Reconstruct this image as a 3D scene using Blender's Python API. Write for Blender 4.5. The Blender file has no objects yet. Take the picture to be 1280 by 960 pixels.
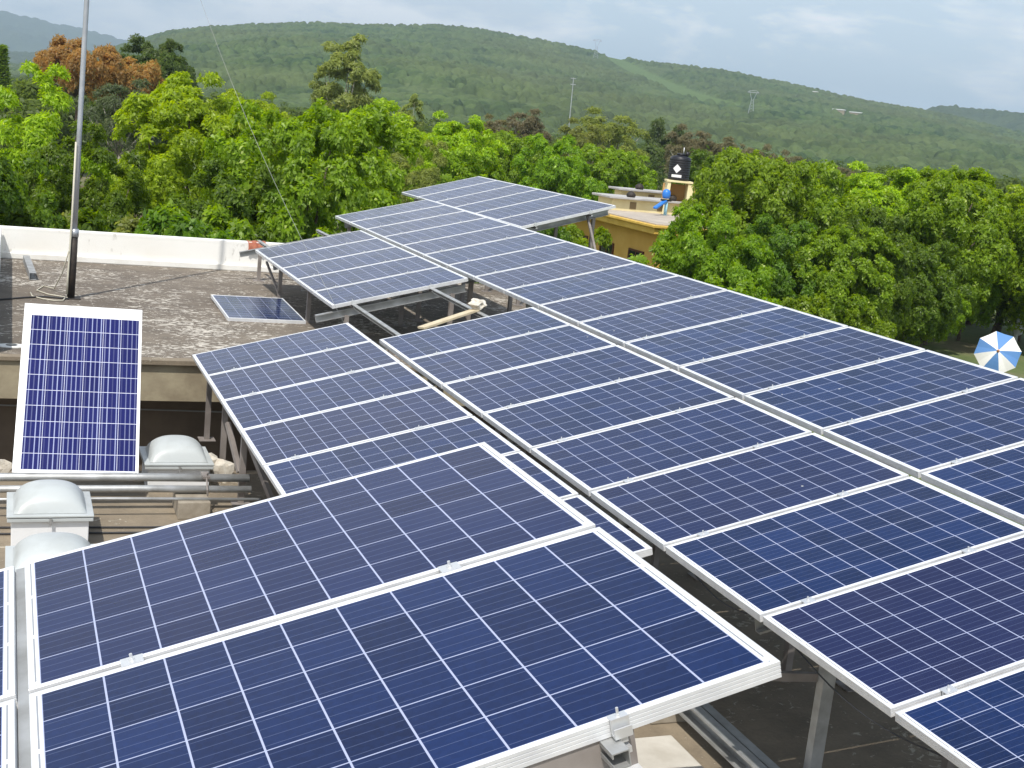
import bpy, bmesh, math, random
import numpy as np
from mathutils import Vector, Matrix, Euler
R = math.radians
sc = bpy.context.scene
C = sc.collection
random.seed(7)

# ------------------------------------------------------------------ camera
# world: +Y runs along the rows of the array away from the camera, +Z up, camera at the origin
CM = np.array([[0.929664, 0.021919, 0.367755], [-0.354374, -0.219686, 0.908932], [0.100713, -0.975324, -0.196466]])
F_PX = 1602.13
cam = bpy.data.objects.new('camera', bpy.data.cameras.new('camera'))
C.objects.link(cam)
cam.matrix_world = Matrix([[CM[0][0], -CM[0][1], -CM[0][2], 0], [CM[1][0], -CM[1][1], -CM[1][2], 0],
                           [CM[2][0], -CM[2][1], -CM[2][2], 0], [0, 0, 0, 1]])
cam.data.sensor_width = 36
cam.data.lens = F_PX / 1280 * 36
cam.data.clip_start = 0.05
cam.data.clip_end = 30000
sc.camera = cam

# ------------------------------------------------------------------ light
SUN_EL, SUN_AZ_TRAVEL = R(57), math.atan2(.54, .84)      # light travels towards +X +Y
sd = Vector((-math.sin(SUN_AZ_TRAVEL) * math.cos(SUN_EL), -math.cos(SUN_AZ_TRAVEL) * math.cos(SUN_EL), math.sin(SUN_EL)))
sun = bpy.data.objects.new('sun', bpy.data.lights.new('sun', 'SUN'))
C.objects.link(sun)
sun.data.energy = 5.0
sun.data.angle = R(.53)
sun.data.color = (1, .955, .88)
sun.rotation_euler = (-sd).to_track_quat('-Z', 'Y').to_euler()
sun.location = (-30, -40, 60)

w = bpy.data.worlds.new('World'); sc.world = w
w.use_nodes = True
nt = w.node_tree; N = nt.nodes; L = nt.links
bg = N['Background']; bg.inputs['Strength'].default_value = 0.145
sky = N.new('ShaderNodeTexSky'); sky.sky_type = 'NISHITA'; sky.sun_disc = False
sky.sun_elevation = SUN_EL; sky.sun_rotation = math.pi + SUN_AZ_TRAVEL
sky.air_density = 1.1; sky.dust_density = 1.5; sky.ozone_density = 1.2
tc = N.new('ShaderNodeTexCoord')
mp = N.new('ShaderNodeMapping'); mp.inputs['Scale'].default_value = (1, 1, 3.2)
ns = N.new('ShaderNodeTexNoise'); ns.inputs['Scale'].default_value = 4.6; ns.inputs['Detail'].default_value = 10; ns.inputs['Roughness'].default_value = .62
ns.inputs['Distortion'].default_value = .25
L.new(tc.outputs['Generated'], mp.inputs['Vector']); L.new(mp.outputs[0], ns.inputs['Vector'])
sx = N.new('ShaderNodeSeparateXYZ'); L.new(tc.outputs['Generated'], sx.inputs[0])
def wmath(op, a, b=None, clamp=False):
    n = N.new('ShaderNodeMath'); n.operation = op; n.use_clamp = clamp
    for i, v in enumerate((a, b)):
        if v is None: continue
        if isinstance(v, (int, float)): n.inputs[i].default_value = v
        else: L.new(v, n.inputs[i])
    return n.outputs[0]
def wramp(f, stops):
    n = N.new('ShaderNodeValToRGB'); r = n.color_ramp
    while len(r.elements) < len(stops): r.elements.new(.5)
    for e, (p, c) in zip(r.elements, stops): e.position = p; e.color = (*c, 1) if hasattr(c, '__len__') else (c, c, c, 1)
    L.new(f, n.inputs['Fac']); return n.outputs['Color']
def wmix(f, a, b):
    n = N.new('ShaderNodeMix'); n.data_type = 'RGBA'
    for k, v in (('Factor', f), ('A', a), ('B', b)):
        if isinstance(v, tuple): n.inputs[k].default_value = (*v, 1) if k != 'Factor' else v
        elif isinstance(v, (int, float)): n.inputs[k].default_value = v
        else: L.new(v, n.inputs[k])
    return n.outputs['Result']
# thin bright veil low in the sky, thinning out overhead
veil = wramp(sx.outputs['Z'], [(0.0, .92), (.22, .80), (.5, .25), (.9, .12)])
base_sky = wmix(veil, sky.outputs['Color'], (5.9, 7.0, 7.9))
# soft grey undersides and white cloud bodies
left = wmath('MULTIPLY', wmath('SUBTRACT', .62, sx.outputs['X'], True), .36)       # more cloud towards the north-west mountains
dens_ = wmath('ADD', ns.outputs['Fac'], left)
body = wramp(dens_, [(.55, 0.0), (.66, 1.0)])
ns2 = N.new('ShaderNodeTexNoise'); ns2.inputs['Scale'].default_value = 11; ns2.inputs['Detail'].default_value = 8; L.new(mp.outputs[0], ns2.inputs['Vector'])
cloudc = wramp(ns2.outputs['Fac'], [(.36, (6.0, 6.7, 7.4)), (.54, (9.6, 9.6, 9.7))])
fade = wmath('MULTIPLY', body, wramp(sx.outputs['Z'], [(0.0, 1.0), (.35, .8), (.6, .25)]))
mx_out = wmix(fade, base_sky, cloudc)
L.new(mx_out, bg.inputs['Color'])

sc.view_settings.view_transform = 'Standard'; sc.view_settings.look = 'None'
sc.view_settings.exposure = -0.1; sc.view_settings.gamma = 1
sc.render.engine = 'CYCLES'
sc.cycles.max_bounces = 6
sc.cycles.volume_bounces = 0

GROUND = -7.2
ROOF = -3.4        # lower roof
ROOF2 = -2.75      # upper roof

# ------------------------------------------------------------------ helpers
def ray(x, y):
    return CM @ np.array([(x - 640) / F_PX, (y - 480) / F_PX, 1.0])
def at_z(x, y, z):
    d = ray(x, y); return Vector(d * z / d[2])
def at_d(x, y, dist):
    d = ray(x, y); return Vector(d * dist / math.hypot(d[0], d[1]))
def az_el(x, y):
    d = ray(x, y); return math.degrees(math.atan2(d[0], d[1])), d[2] / math.hypot(d[0], d[1])

class MB:
    def __init__(s): s.v = []; s.f = []
    def add(s, vs, fs):
        o = len(s.v); s.v += [tuple(v) for v in vs]; s.f += [tuple(i + o for i in f) for f in fs]; return s
    def box(s, lo, hi, m=None):
        x0, y0, z0 = lo; x1, y1, z1 = hi
        vs = [Vector(p) for p in ((x0,y0,z0),(x1,y0,z0),(x1,y1,z0),(x0,y1,z0),(x0,y0,z1),(x1,y0,z1),(x1,y1,z1),(x0,y1,z1))]
        if m is not None: vs = [m @ v for v in vs]
        return s.add(vs, [(0,3,2,1),(4,5,6,7),(0,1,5,4),(1,2,6,5),(2,3,7,6),(3,0,4,7)])
    def beam(s, a, b, wd, ht, up=(0, 0, 1)):
        a = Vector(a); b = Vector(b); d = (b - a); ln = d.length; d.normalize()
        side = d.cross(Vector(up)); side.normalize(); u = side.cross(d)
        m = Matrix((side, d, u)).transposed().to_4x4(); m.translation = a
        return s.box((-wd/2, 0, -ht/2), (wd/2, ln, ht/2), m)
    def channel(s, a, b, wd, ht, t=.004, up=(0, 0, 1)):
        """open C section: web and two flanges"""
        a = Vector(a); b = Vector(b); d = (b - a); ln = d.length; d.normalize()
        side = d.cross(Vector(up)); side.normalize(); u = side.cross(d)
        m = Matrix((side, d, u)).transposed().to_4x4(); m.translation = a
        pr = [(-wd/2,-ht/2),(wd/2,-ht/2),(wd/2,-ht/2+.012),(wd/2-t,-ht/2+.012),(wd/2-t,-ht/2+t),(-wd/2+t,-ht/2+t),(-wd/2+t,ht/2-t),(wd/2-t,ht/2-t),(wd/2-t,ht/2-.012),(wd/2,ht/2-.012),(wd/2,ht/2),(-wd/2,ht/2)]
        n = len(pr)
        vs = [m @ Vector((p[0], y, p[1])) for y in (0, ln) for p in pr]
        fs = [(i, (i+1) % n, (i+1) % n + n, i + n) for i in range(n)]
        # end caps as strips
        cap = [(0,1,4,5),(1,2,3,4),(0,5,6,11),(6,7,10,11),(7,8,9,10)]
        fs += [tuple(reversed(c)) for c in cap] + [tuple(i + n for i in c) for c in cap]
        return s.add(vs, fs)
    def tube(s, pts, rad, n=8, caps=True):
        pts = [Vector(p) for p in pts]
        if not hasattr(rad, '__len__'): rad = [rad] * len(pts)
        vs = []; fs = []
        prev = None
        for i, p in enumerate(pts):
            t = (pts[min(i+1, len(pts)-1)] - pts[max(i-1, 0)]).normalized()
            ref = Vector((0, 0, 1)) if abs(t.z) < .9 else Vector((1, 0, 0))
            if prev is not None: ref = prev
            a = t.cross(ref).cross(t)
            if a.length < 1e-4: a = t.orthogonal()
            a.normalize(); b = t.cross(a); prev = a
            vs += [p + (a * math.cos(2*math.pi*k/n) + b * math.sin(2*math.pi*k/n)) * rad[i] for k in range(n)]
        for i in range(len(pts)-1):
            for k in range(n):
                fs.append((i*n+k, i*n+(k+1) % n, (i+1)*n+(k+1) % n, (i+1)*n+k))
        if caps:
            fs.append(tuple(reversed(range(n)))); fs.append(tuple((len(pts)-1)*n + k for k in range(n)))
        return s.add(vs, fs)
    def lathe(s, prof, n=24, m=None):
        vs = []; fs = []
        for r, z in prof:
            for k in range(n):
                v = Vector((r*math.cos(2*math.pi*k/n), r*math.sin(2*math.pi*k/n), z)); vs.append(m @ v if m is not None else v)
        for i in range(len(prof)-1):
            for k in range(n): fs.append((i*n+k, i*n+(k+1) % n, (i+1)*n+(k+1) % n, (i+1)*n+k))
        if prof[0][0] > 1e-3: fs.append(tuple(reversed(range(n))))
        if prof[-1][0] > 1e-3: fs.append(tuple((len(prof)-1)*n + k for k in range(n)))
        return s.add(vs, fs)
    def build(s, name, mat, parent=None, smooth=False, bevel=0):
        me = bpy.data.meshes.new(name); me.from_pydata(s.v, [], s.f); me.update()
        o = bpy.data.objects.new(name, me); C.objects.link(o)
        if mat is not None: me.materials.append(mat)
        if smooth: me.polygons.foreach_set('use_smooth', [True]*len(me.polygons))
        if parent is not None: o.parent = parent
        if bevel:
            b = o.modifiers.new('bevel', 'BEVEL'); b.width = bevel; b.segments = 2; b.limit_method = 'ANGLE'
        return o

def tag(o, label=None, cat=None, group=None, kind=None):
    if label: o['label'] = label
    if cat: o['category'] = cat
    if group: o['group'] = group
    if kind: o['kind'] = kind
    return o
def empty(name, loc=(0, 0, 0), rot=None):
    o = bpy.data.objects.new(name, None); C.objects.link(o); o.empty_display_size = .3
    if rot is not None:
        m = rot.to_4x4(); m.translation = Vector(loc); o.matrix_world = m
    else: o.location = loc
    return o
def np_mesh(name, V, Fq, mat, nper=4, smooth=False, attrs=None):
    me = bpy.data.meshes.new(name)
    V = np.ascontiguousarray(V, dtype=np.float32); Fq = np.ascontiguousarray(Fq, dtype=np.int32)
    me.vertices.add(len(V)); me.vertices.foreach_set('co', V.ravel())
    me.loops.add(Fq.size); me.loops.foreach_set('vertex_index', Fq.ravel())
    me.polygons.add(len(Fq)); me.polygons.foreach_set('loop_start', np.arange(0, Fq.size, nper, dtype=np.int32))
    me.polygons.foreach_set('loop_total', np.full(len(Fq), nper, dtype=np.int32))
    if smooth: me.polygons.foreach_set('use_smooth', np.ones(len(Fq), dtype=bool))
    me.update(calc_edges=True)
    if attrs:
        for k, a in attrs.items():
            at = me.attributes.new(k, 'FLOAT', 'POINT'); at.data.foreach_set('value', np.ascontiguousarray(a, dtype=np.float32))
    me.materials.append(mat)
    return me

# ------------------------------------------------------------------ materials
def mat(name, col=(.5, .5, .5), rough=.6, metal=0, spec=.5):
    m = bpy.data.materials.new(name); m.use_nodes = True
    b = m.node_tree.nodes['Principled BSDF']
    b.inputs['Base Color'].default_value = (*col, 1); b.inputs['Roughness'].default_value = rough
    b.inputs['Metallic'].default_value = metal; b.inputs['Specular IOR Level'].default_value = spec
    return m
class NG:
    """tiny wrapper to write node graphs quickly"""
    def __init__(s, m): s.m = m; s.t = m.node_tree; s.N = s.t.nodes; s.L = s.t.links; s.b = s.N['Principled BSDF']
    def inp(s, sock, v):
        if isinstance(v, bpy.types.NodeSocket): s.L.new(v, sock)
        elif v is not None: sock.default_value = v
    def math(s, op, a, b=None, c=None, clamp=False):
        n = s.N.new('ShaderNodeMath'); n.operation = op; n.use_clamp = clamp
        s.inp(n.inputs[0], a); s.inp(n.inputs[1], b)
        if c is not None: s.inp(n.inputs[2], c)
        return n.outputs[0]
    def noise(s, vec, scale, detail=4, rough=.55, dist=0):
        n = s.N.new('ShaderNodeTexNoise'); n.inputs['Scale'].default_value = scale; n.inputs['Detail'].default_value = detail
        n.inputs['Roughness'].default_value = rough; n.inputs['Distortion'].default_value = dist
        if vec is not None: s.L.new(vec, n.inputs['Vector'])
        return n.outputs['Fac']
    def ramp(s, fac, stops):
        n = s.N.new('ShaderNodeValToRGB'); r = n.color_ramp
        while len(r.elements) < len(stops): r.elements.new(.5)
        for e, (p, c) in zip(r.elements, stops):
            e.position = p; e.color = (*c, 1) if hasattr(c, '__len__') else (c, c, c, 1)
        s.L.new(fac, n.inputs['Fac']); return n.outputs['Color']
    def mix(s, f, a, b):
        n = s.N.new('ShaderNodeMix'); n.data_type = 'RGBA'
        s.inp(n.inputs['Factor'], f)
        for k, v in (('A', a), ('B', b)):
            if isinstance(v, tuple): v = (*v, 1)
            s.inp(n.inputs[k], v)
        return n.outputs['Result']
    def coord(s, which='Object', scale=None):
        n = s.N.new('ShaderNodeTexCoord'); o = n.outputs[which]
        if scale:
            mp = s.N.new('ShaderNodeMapping'); mp.inputs['Scale'].default_value = scale; s.L.new(o, mp.inputs['Vector']); o = mp.outputs[0]
        return o
    def pos(s, scale=None):
        n = s.N.new('ShaderNodeNewGeometry'); o = n.outputs['Position']
        if scale:
            mp = s.N.new('ShaderNodeMapping'); mp.inputs['Scale'].default_value = scale; s.L.new(o, mp.inputs['Vector']); o = mp.outputs[0]
        return o
    def sep(s, v):
        n = s.N.new('ShaderNodeSeparateXYZ'); s.L.new(v, n.inputs[0]); return n.outputs
    def bump(s, h, strength=.3, dist=.01):
        n = s.N.new('ShaderNodeBump'); n.inputs['Strength'].default_value = strength; n.inputs['Distance'].default_value = dist
        s.L.new(h, n.inputs['Height']); s.L.new(n.outputs[0], s.b.inputs['Normal'])
    def objrand(s):
        return s.N.new('ShaderNodeObjectInfo').outputs['Random']
    def attr(s, name):
        n = s.N.new('ShaderNodeAttribute'); n.attribute_name = name; return n.outputs['Fac']
    def base(s, c): s.L.new(c, s.b.inputs['Base Color'])

def noisy(name, c1, c2, scale=6, rough=.7, metal=0, bump=.2, bd=.004, detail=6, lo=.35, hi=.65):
    m = mat(name, c1, rough, metal); g = NG(m); p = g.pos()
    f = g.noise(p, scale, detail); g.base(g.ramp(f, [(lo, c1), (hi, c2)]))
    if bump: g.bump(g.noise(p, scale*6, 5), bump, bd)
    return m

def solar_mat(name, cA, cB, cC, bus=(.10, .13, .24), busw=.028, busmix=.55, line=(.37, .41, .58), cell=.159, x0=.030, y0=.019, busvar=(1.0, .0)):
    m = mat(name, cA, .13, 0, .5); g = NG(m)
    x, y, z = g.sep(g.coord('Object'))
    u = g.math('DIVIDE', g.math('SUBTRACT', x, x0), cell)
    v = g.math('DIVIDE', g.math('SUBTRACT', g.math('MULTIPLY', y, -1), y0), cell)
    fu = g.math('FRACT', u); fv = g.math('FRACT', v)
    # distance from a cell edge, in cells
    du = g.math('SUBTRACT', .5, g.math('ABSOLUTE', g.math('SUBTRACT', fu, .5)))
    dv = g.math('SUBTRACT', .5, g.math('ABSOLUTE', g.math('SUBTRACT', fv, .5)))
    gu = g.math('LESS_THAN', du, .0165); gv = g.math('LESS_THAN', dv, .0125)
    grid = g.math('MAXIMUM', gu, gv)
    out = g.math('MAXIMUM', g.math('MAXIMUM', g.math('LESS_THAN', u, 0.0), g.math('GREATER_THAN', u, 10.0)),
                 g.math('MAXIMUM', g.math('LESS_THAN', v, 0.0), g.math('GREATER_THAN', v, 6.0)))
    # busbars along x: four per cell
    fb = g.math('FRACT', g.math('ADD', g.math('MULTIPLY', fv, 4), 0))
    busm = g.math('LESS_THAN', g.math('ABSOLUTE', g.math('SUBTRACT', fb, .5)), busw)
    wb = g.N.new('ShaderNodeTexWhiteNoise'); wb.noise_dimensions = '1D'; g.L.new(g.math('FLOOR', g.math('MULTIPLY', v, 4)), wb.inputs['W'])
    busm = g.math('MULTIPLY', busm, g.math('ADD', busvar[0], g.math('MULTIPLY', wb.outputs['Value'], busvar[1])))
    # cell variation
    comb = g.N.new('ShaderNodeCombineXYZ')
    g.L.new(g.math('FLOOR', u), comb.inputs[0]); g.L.new(g.math('FLOOR', v), comb.inputs[1])
    rnd = g.objrand(); g.L.new(g.math('MULTIPLY', rnd, 97.0), comb.inputs[2])
    wn = g.N.new('ShaderNodeTexWhiteNoise'); wn.noise_dimensions = '3D'; g.L.new(comb.outputs[0], wn.inputs['Vector'])
    vo = g.N.new('ShaderNodeTexVoronoi'); vo.inputs['Scale'].default_value = 70; g.L.new(g.coord('Object'), vo.inputs['Vector'])
    vs = g.sep(vo.outputs['Color'])
    cf = g.math('ADD', g.math('MULTIPLY', wn.outputs['Value'], .72), g.math('MULTIPLY', vs[0], .28))
    col = g.mix(cf, cA, cB)
    col = g.mix(g.math('MULTIPLY', g.math('POWER', g.math('FRACT', g.math('MULTIPLY', rnd, 7.31)), 2.0), .7), col, cC)
    col = g.mix(g.math('MULTIPLY', busm, busmix), col, bus)
    # faint finger lines are below pixel size; the printed ribbon at the short ends
    col = g.mix(grid, col, line)
    ub = g.math('MULTIPLY', g.math('LESS_THAN', g.math('ABSOLUTE', g.math('SUBTRACT', g.math('ABSOLUTE', g.math('SUBTRACT', x, .825)), .806)), .0025), g.math('LESS_THAN', g.math('FRACT', g.math('MULTIPLY', v, .5)), .93))
    col = g.mix(out, col, (.78, .79, .80))
    col = g.mix(ub, col, (.28, .30, .33))
    # dust film
    dn = g.noise(g.pos(), 2.2, 5, .6)
    col = g.mix(g.math('MULTIPLY', dn, .010), col, (.45, .45, .43))
    dr = g.N.new('ShaderNodeTexVoronoi'); dr.inputs['Scale'].default_value = 2.6; g.L.new(g.pos(), dr.inputs['Vector'])
    drop = g.math('MULTIPLY', g.math('LESS_THAN', dr.outputs['Distance'], .022), g.math('GREATER_THAN', g.sep(dr.outputs['Color'])[0], .55))
    col = g.mix(g.math('MULTIPLY', drop, .8), col, (.55, .55, .52))
    edge = g.math('MULTIPLY', g.ramp(g.noise(g.pos(), 1.3, 6, .7), [(.52, 0.), (.75, 1.)]), .02)
    col = g.mix(edge, col, (.42, .42, .42))
    g.base(col)
    rr = g.ramp(g.noise(g.pos(), 3.5, 4), [(.3, .10), (.7, .22)])
    g.L.new(rr, g.b.inputs['Roughness'])
    g.b.inputs['IOR'].default_value = 1.22
    return m

M = {}
M['cell'] = solar_mat('solar_cells', (.0045, .013, .050), (.0085, .027, .108), (.016, .018, .062))
M['alu'] = noisy('anodised_aluminium', (.78, .79, .80), (.66, .67, .69), 9, .38, .25, 0)
M['clamp'] = mat('clamp_metal', (.72, .73, .74), .35, .6)
M['galv'] = noisy('galvanised_steel', (.48, .49, .49), (.33, .33, .32), 7, .5, .55, 0)
M['postm'] = noisy('painted_steel_post', (.30, .27, .25), (.20, .175, .16), 5, .6, .15, 0)
M['back'] = mat('backsheet', (.75, .75, .76), .6)
M['black'] = mat('black_plastic', (.012, .012, .014), .35)
M['wire'] = mat('wire_grey', (.32, .33, .32), .5, .2)
M['cable'] = mat('cable_dark', (.03, .03, .032), .6)
M['beige'] = mat('cable_beige', (.55, .52, .42), .6)
M['white'] = noisy('white_paint', (.80, .79, .75), (.66, .63, .57), 3, .7, 0, .15, .004, lo=.45, hi=.8)
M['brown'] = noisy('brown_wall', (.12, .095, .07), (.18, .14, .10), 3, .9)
M['fascia'] = noisy('worn_ochre_render', (.26, .215, .145), (.36, .31, .21), 5, .9, 0, .4, .006)
M['block'] = noisy('concrete_block', (.25, .215, .165), (.34, .30, .24), 12, .95, 0, .5, .004)
M['frp'] = noisy('dome_plastic', (.47, .50, .50), (.36, .38, .37), 3.5, .42, 0, .05, .002, lo=.45, hi=.8)
M['curb'] = mat('dome_curb', (.78, .79, .80), .4)
M['poleg'] = noisy('pole_steel', (.52, .54, .57), (.40, .42, .45), 4, .4, .5, 0)
M['poleb'] = noisy('pole_tar', (.018, .015, .014), (.045, .034, .026), 14, .7, 0, .4, .003)
M['brick'] = noisy('red_clay', (.30, .09, .055), (.40, .15, .09), 20, .9)
M['wood'] = noisy('pale_plank', (.50, .42, .28), (.62, .54, .38), 8, .8)
M['rag'] = noisy('pale_rag', (.55, .50, .42), (.70, .66, .58), 20, .95, 0, .5, .01)

def roof_mat(name, base1, base2, flake, amt):
    m = mat(name, base1, .9); g = NG(m); p = g.pos()
    big = g.noise(p, .55, 6, .6); mid = g.noise(p, 3.2, 8, .65); fine = g.noise(p, 40, 3)
    col = g.ramp(big, [(.3, base1), (.7, base2)])
    col = g.mix(g.ramp(mid, [(.35, .0), (.7, .65)]), col, tuple(c*.55 for c in base1))
    mp = g.pos((1.0, 1.25, 1.0))
    fl = g.noise(mp, 9.5, 9, .72, 1.2)
    area = g.noise(p, .9, 3, .5)
    th = g.math('ADD', fl, g.math('MULTIPLY', g.math('SUBTRACT', area, .5), .38))
    fm = g.ramp(th, [(amt, 0.0), (amt + .035, 1.0)])
    col = g.mix(fm, col, flake)
    col = g.mix(g.math('MULTIPLY', fine, .3), col, (.05, .045, .04))
    g.base(col); g.bump(g.math('ADD', g.math('MULTIPLY', fm, .6), g.math('ADD', mid, g.math('MULTIPLY', fine, .4))), .6, .012)
    return m
M['roof'] = roof_mat('weathered_roof', (.15, .12, .092), (.28, .235, .18), (.62, .57, .49), .548)
M['roof_low'] = roof_mat('weathered_lower_roof', (.25, .20, .14), (.33, .27, .19), (.55, .49, .38), .60)

def leaf_mat(name, c1, c2, c3=None, trans=.45, rough=.45):
    m = bpy.data.materials.new(name); m.use_nodes = True
    g = NG(m)
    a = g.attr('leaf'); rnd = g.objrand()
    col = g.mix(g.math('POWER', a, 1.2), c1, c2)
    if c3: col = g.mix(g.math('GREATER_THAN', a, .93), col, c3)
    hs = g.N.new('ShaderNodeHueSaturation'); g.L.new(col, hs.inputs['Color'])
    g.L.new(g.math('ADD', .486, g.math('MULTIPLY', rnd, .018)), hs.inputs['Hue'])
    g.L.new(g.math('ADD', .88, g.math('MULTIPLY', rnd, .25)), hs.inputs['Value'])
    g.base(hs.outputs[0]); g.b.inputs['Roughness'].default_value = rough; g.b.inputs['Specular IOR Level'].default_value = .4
    tr = g.N.new('ShaderNodeBsdfTranslucent')
    h2 = g.N.new('ShaderNodeHueSaturation'); h2.inputs['Hue'].default_value = .487; h2.inputs['Saturation'].default_value = 1.1; h2.inputs['Value'].default_value = 2.35
    g.L.new(hs.outputs[0], h2.inputs['Color']); g.L.new(h2.outputs[0], tr.inputs['Color'])
    ms = g.N.new('ShaderNodeMixShader'); ms.inputs[0].default_value = trans
    g.L.new(g.b.outputs[0], ms.inputs[1]); g.L.new(tr.outputs[0], ms.inputs[2])
    g.L.new(ms.outputs[0], g.N['Material Output'].inputs['Surface'])
    return m
LM = {
 'bright': leaf_mat('leaves_bright', (.16, .26, .012), (.37, .52, .030), (.50, .58, .14)),
 'lush': leaf_mat('leaves_lush', (.11, .20, .012), (.29, .44, .030), (.46, .54, .17)),
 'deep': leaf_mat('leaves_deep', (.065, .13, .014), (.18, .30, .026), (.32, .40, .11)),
 'olive': leaf_mat('leaves_olive', (.13, .16, .035), (.28, .32, .07), (.36, .36, .12)),
 'pale': leaf_mat('leaves_pale_olive', (.16, .21, .055), (.32, .39, .10), (.42, .42, .14)),
 'tan': leaf_mat('leaves_tan', (.13, .13, .045), (.22, .20, .075), (.26, .2, .1)),
 'brown': leaf_mat('leaves_brown', (.15, .145, .07), (.22, .20, .10), (.14, .17, .06)),
 'orange': leaf_mat('blossom_orange', (.24, .17, .055), (.46, .29, .085), (.16, .22, .06)),
 'grey': leaf_mat('leaves_greygreen', (.075, .105, .045), (.13, .17, .07), (.18, .2, .1)),
 'forest': leaf_mat('leaves_forest', (.05, .085, .018), (.12, .165, .035), (.17, .18, .06)),
}
M['bark'] = noisy('bark', (.075, .055, .04), (.14, .11, .08), 9, .95, 0, .5, .02)
M['bark_pale'] = noisy('pale_bark', (.38, .36, .32), (.24, .21, .18), 6, .9)

# ------------------------------------------------------------------ setting: ground, hills
def fbm2(x, y, seed, octs=5, base=1.0):
    rs = np.random.RandomState(seed); out = np.zeros_like(x, dtype=float); amp = 1; fr = base; tot = 0
    for o in range(octs):
        for k in range(3):
            a = rs.uniform(0, 2*math.pi); ph = rs.uniform(0, 6.28); s = rs.uniform(.7, 1.4)
            out += amp * np.sin((x*math.cos(a) + y*math.sin(a)) * fr * s + ph + 1.7*np.sin((x*math.sin(a) - y*math.cos(a)) * fr * s * .6 + ph*2)) / 3
        tot += amp; amp *= .5; fr *= 2.03
    return out / tot
def hash2(ix, iy, s):
    h = np.sin(ix * 127.1 + iy * 311.7 + s * 74.7) * 43758.5453
    return h - np.floor(h)
def canopy(x, y, cell, hmin, hmax, dens):
    """heights of rounded crowns on a jittered grid, and which crown a point is in"""
    ix = np.floor(x / cell); iy = np.floor(y / cell)
    H = np.zeros_like(x); I = np.zeros_like(x)
    for dx in (-1, 0, 1):
        for dy in (-1, 0, 1):
            cx = ix + dx; cy = iy + dy
            px_ = (cx + .15 + .7*hash2(cx, cy, 1)) * cell; py_ = (cy + .15 + .7*hash2(cx, cy, 2)) * cell
            r = cell * (.45 + .4*hash2(cx, cy, 3)); h = hmin + (hmax-hmin)*hash2(cx, cy, 4)
            d2 = ((x-px_)**2 + (y-py_)**2) / r**2
            ht = h * np.sqrt(np.clip(1 - d2, 0, 1)) * (hash2(cx, cy, 5) < dens)
            m = ht > H; H = np.where(m, ht, H); I = np.where(m, hash2(cx, cy, 6) * .98 + .02, I)
    return H, I

def forest_ground_mat(name, c_open, c_lo, c_hi, c_clear, c_br):
    m = mat(name, c_open, .95, 0, .15); g = NG(m)
    t = g.attr('tree'); cl = g.attr('clear'); p = g.pos()
    big = g.noise(p, .004, 5, .6); mid = g.noise(p, .02, 5, .6); fine = g.noise(p, .35, 4, .7)
    col = g.mix(t, c_lo, c_hi)
    col = g.mix(g.ramp(big, [(.42, .0), (.62, .65)]), col, c_br)
    col = g.mix(g.ramp(mid, [(.42, .0), (.66, .75)]), col, c_open)
    col = g.mix(g.math('LESS_THAN', t, .01), col, c_open)
    col = g.mix(cl, col, c_clear)
    col = g.mix(g.ramp(fine, [(.3, .35), (.7, 0.0)]), col, tuple(c*.45 for c in c_lo))
    g.base(col); g.bump(fine, .8, 1.2)
    return m
M['hill'] = forest_ground_mat('scrub_forest', (.125, .165, .060), (.022, .050, .018), (.085, .135, .040), (.115, .175, .052), (.085, .098, .036))
M['farhill'] = forest_ground_mat('far_forest', (.06, .085, .03), (.03, .055, .02), (.06, .09, .03), (.1, .13, .05), (.06, .075, .03))

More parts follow.
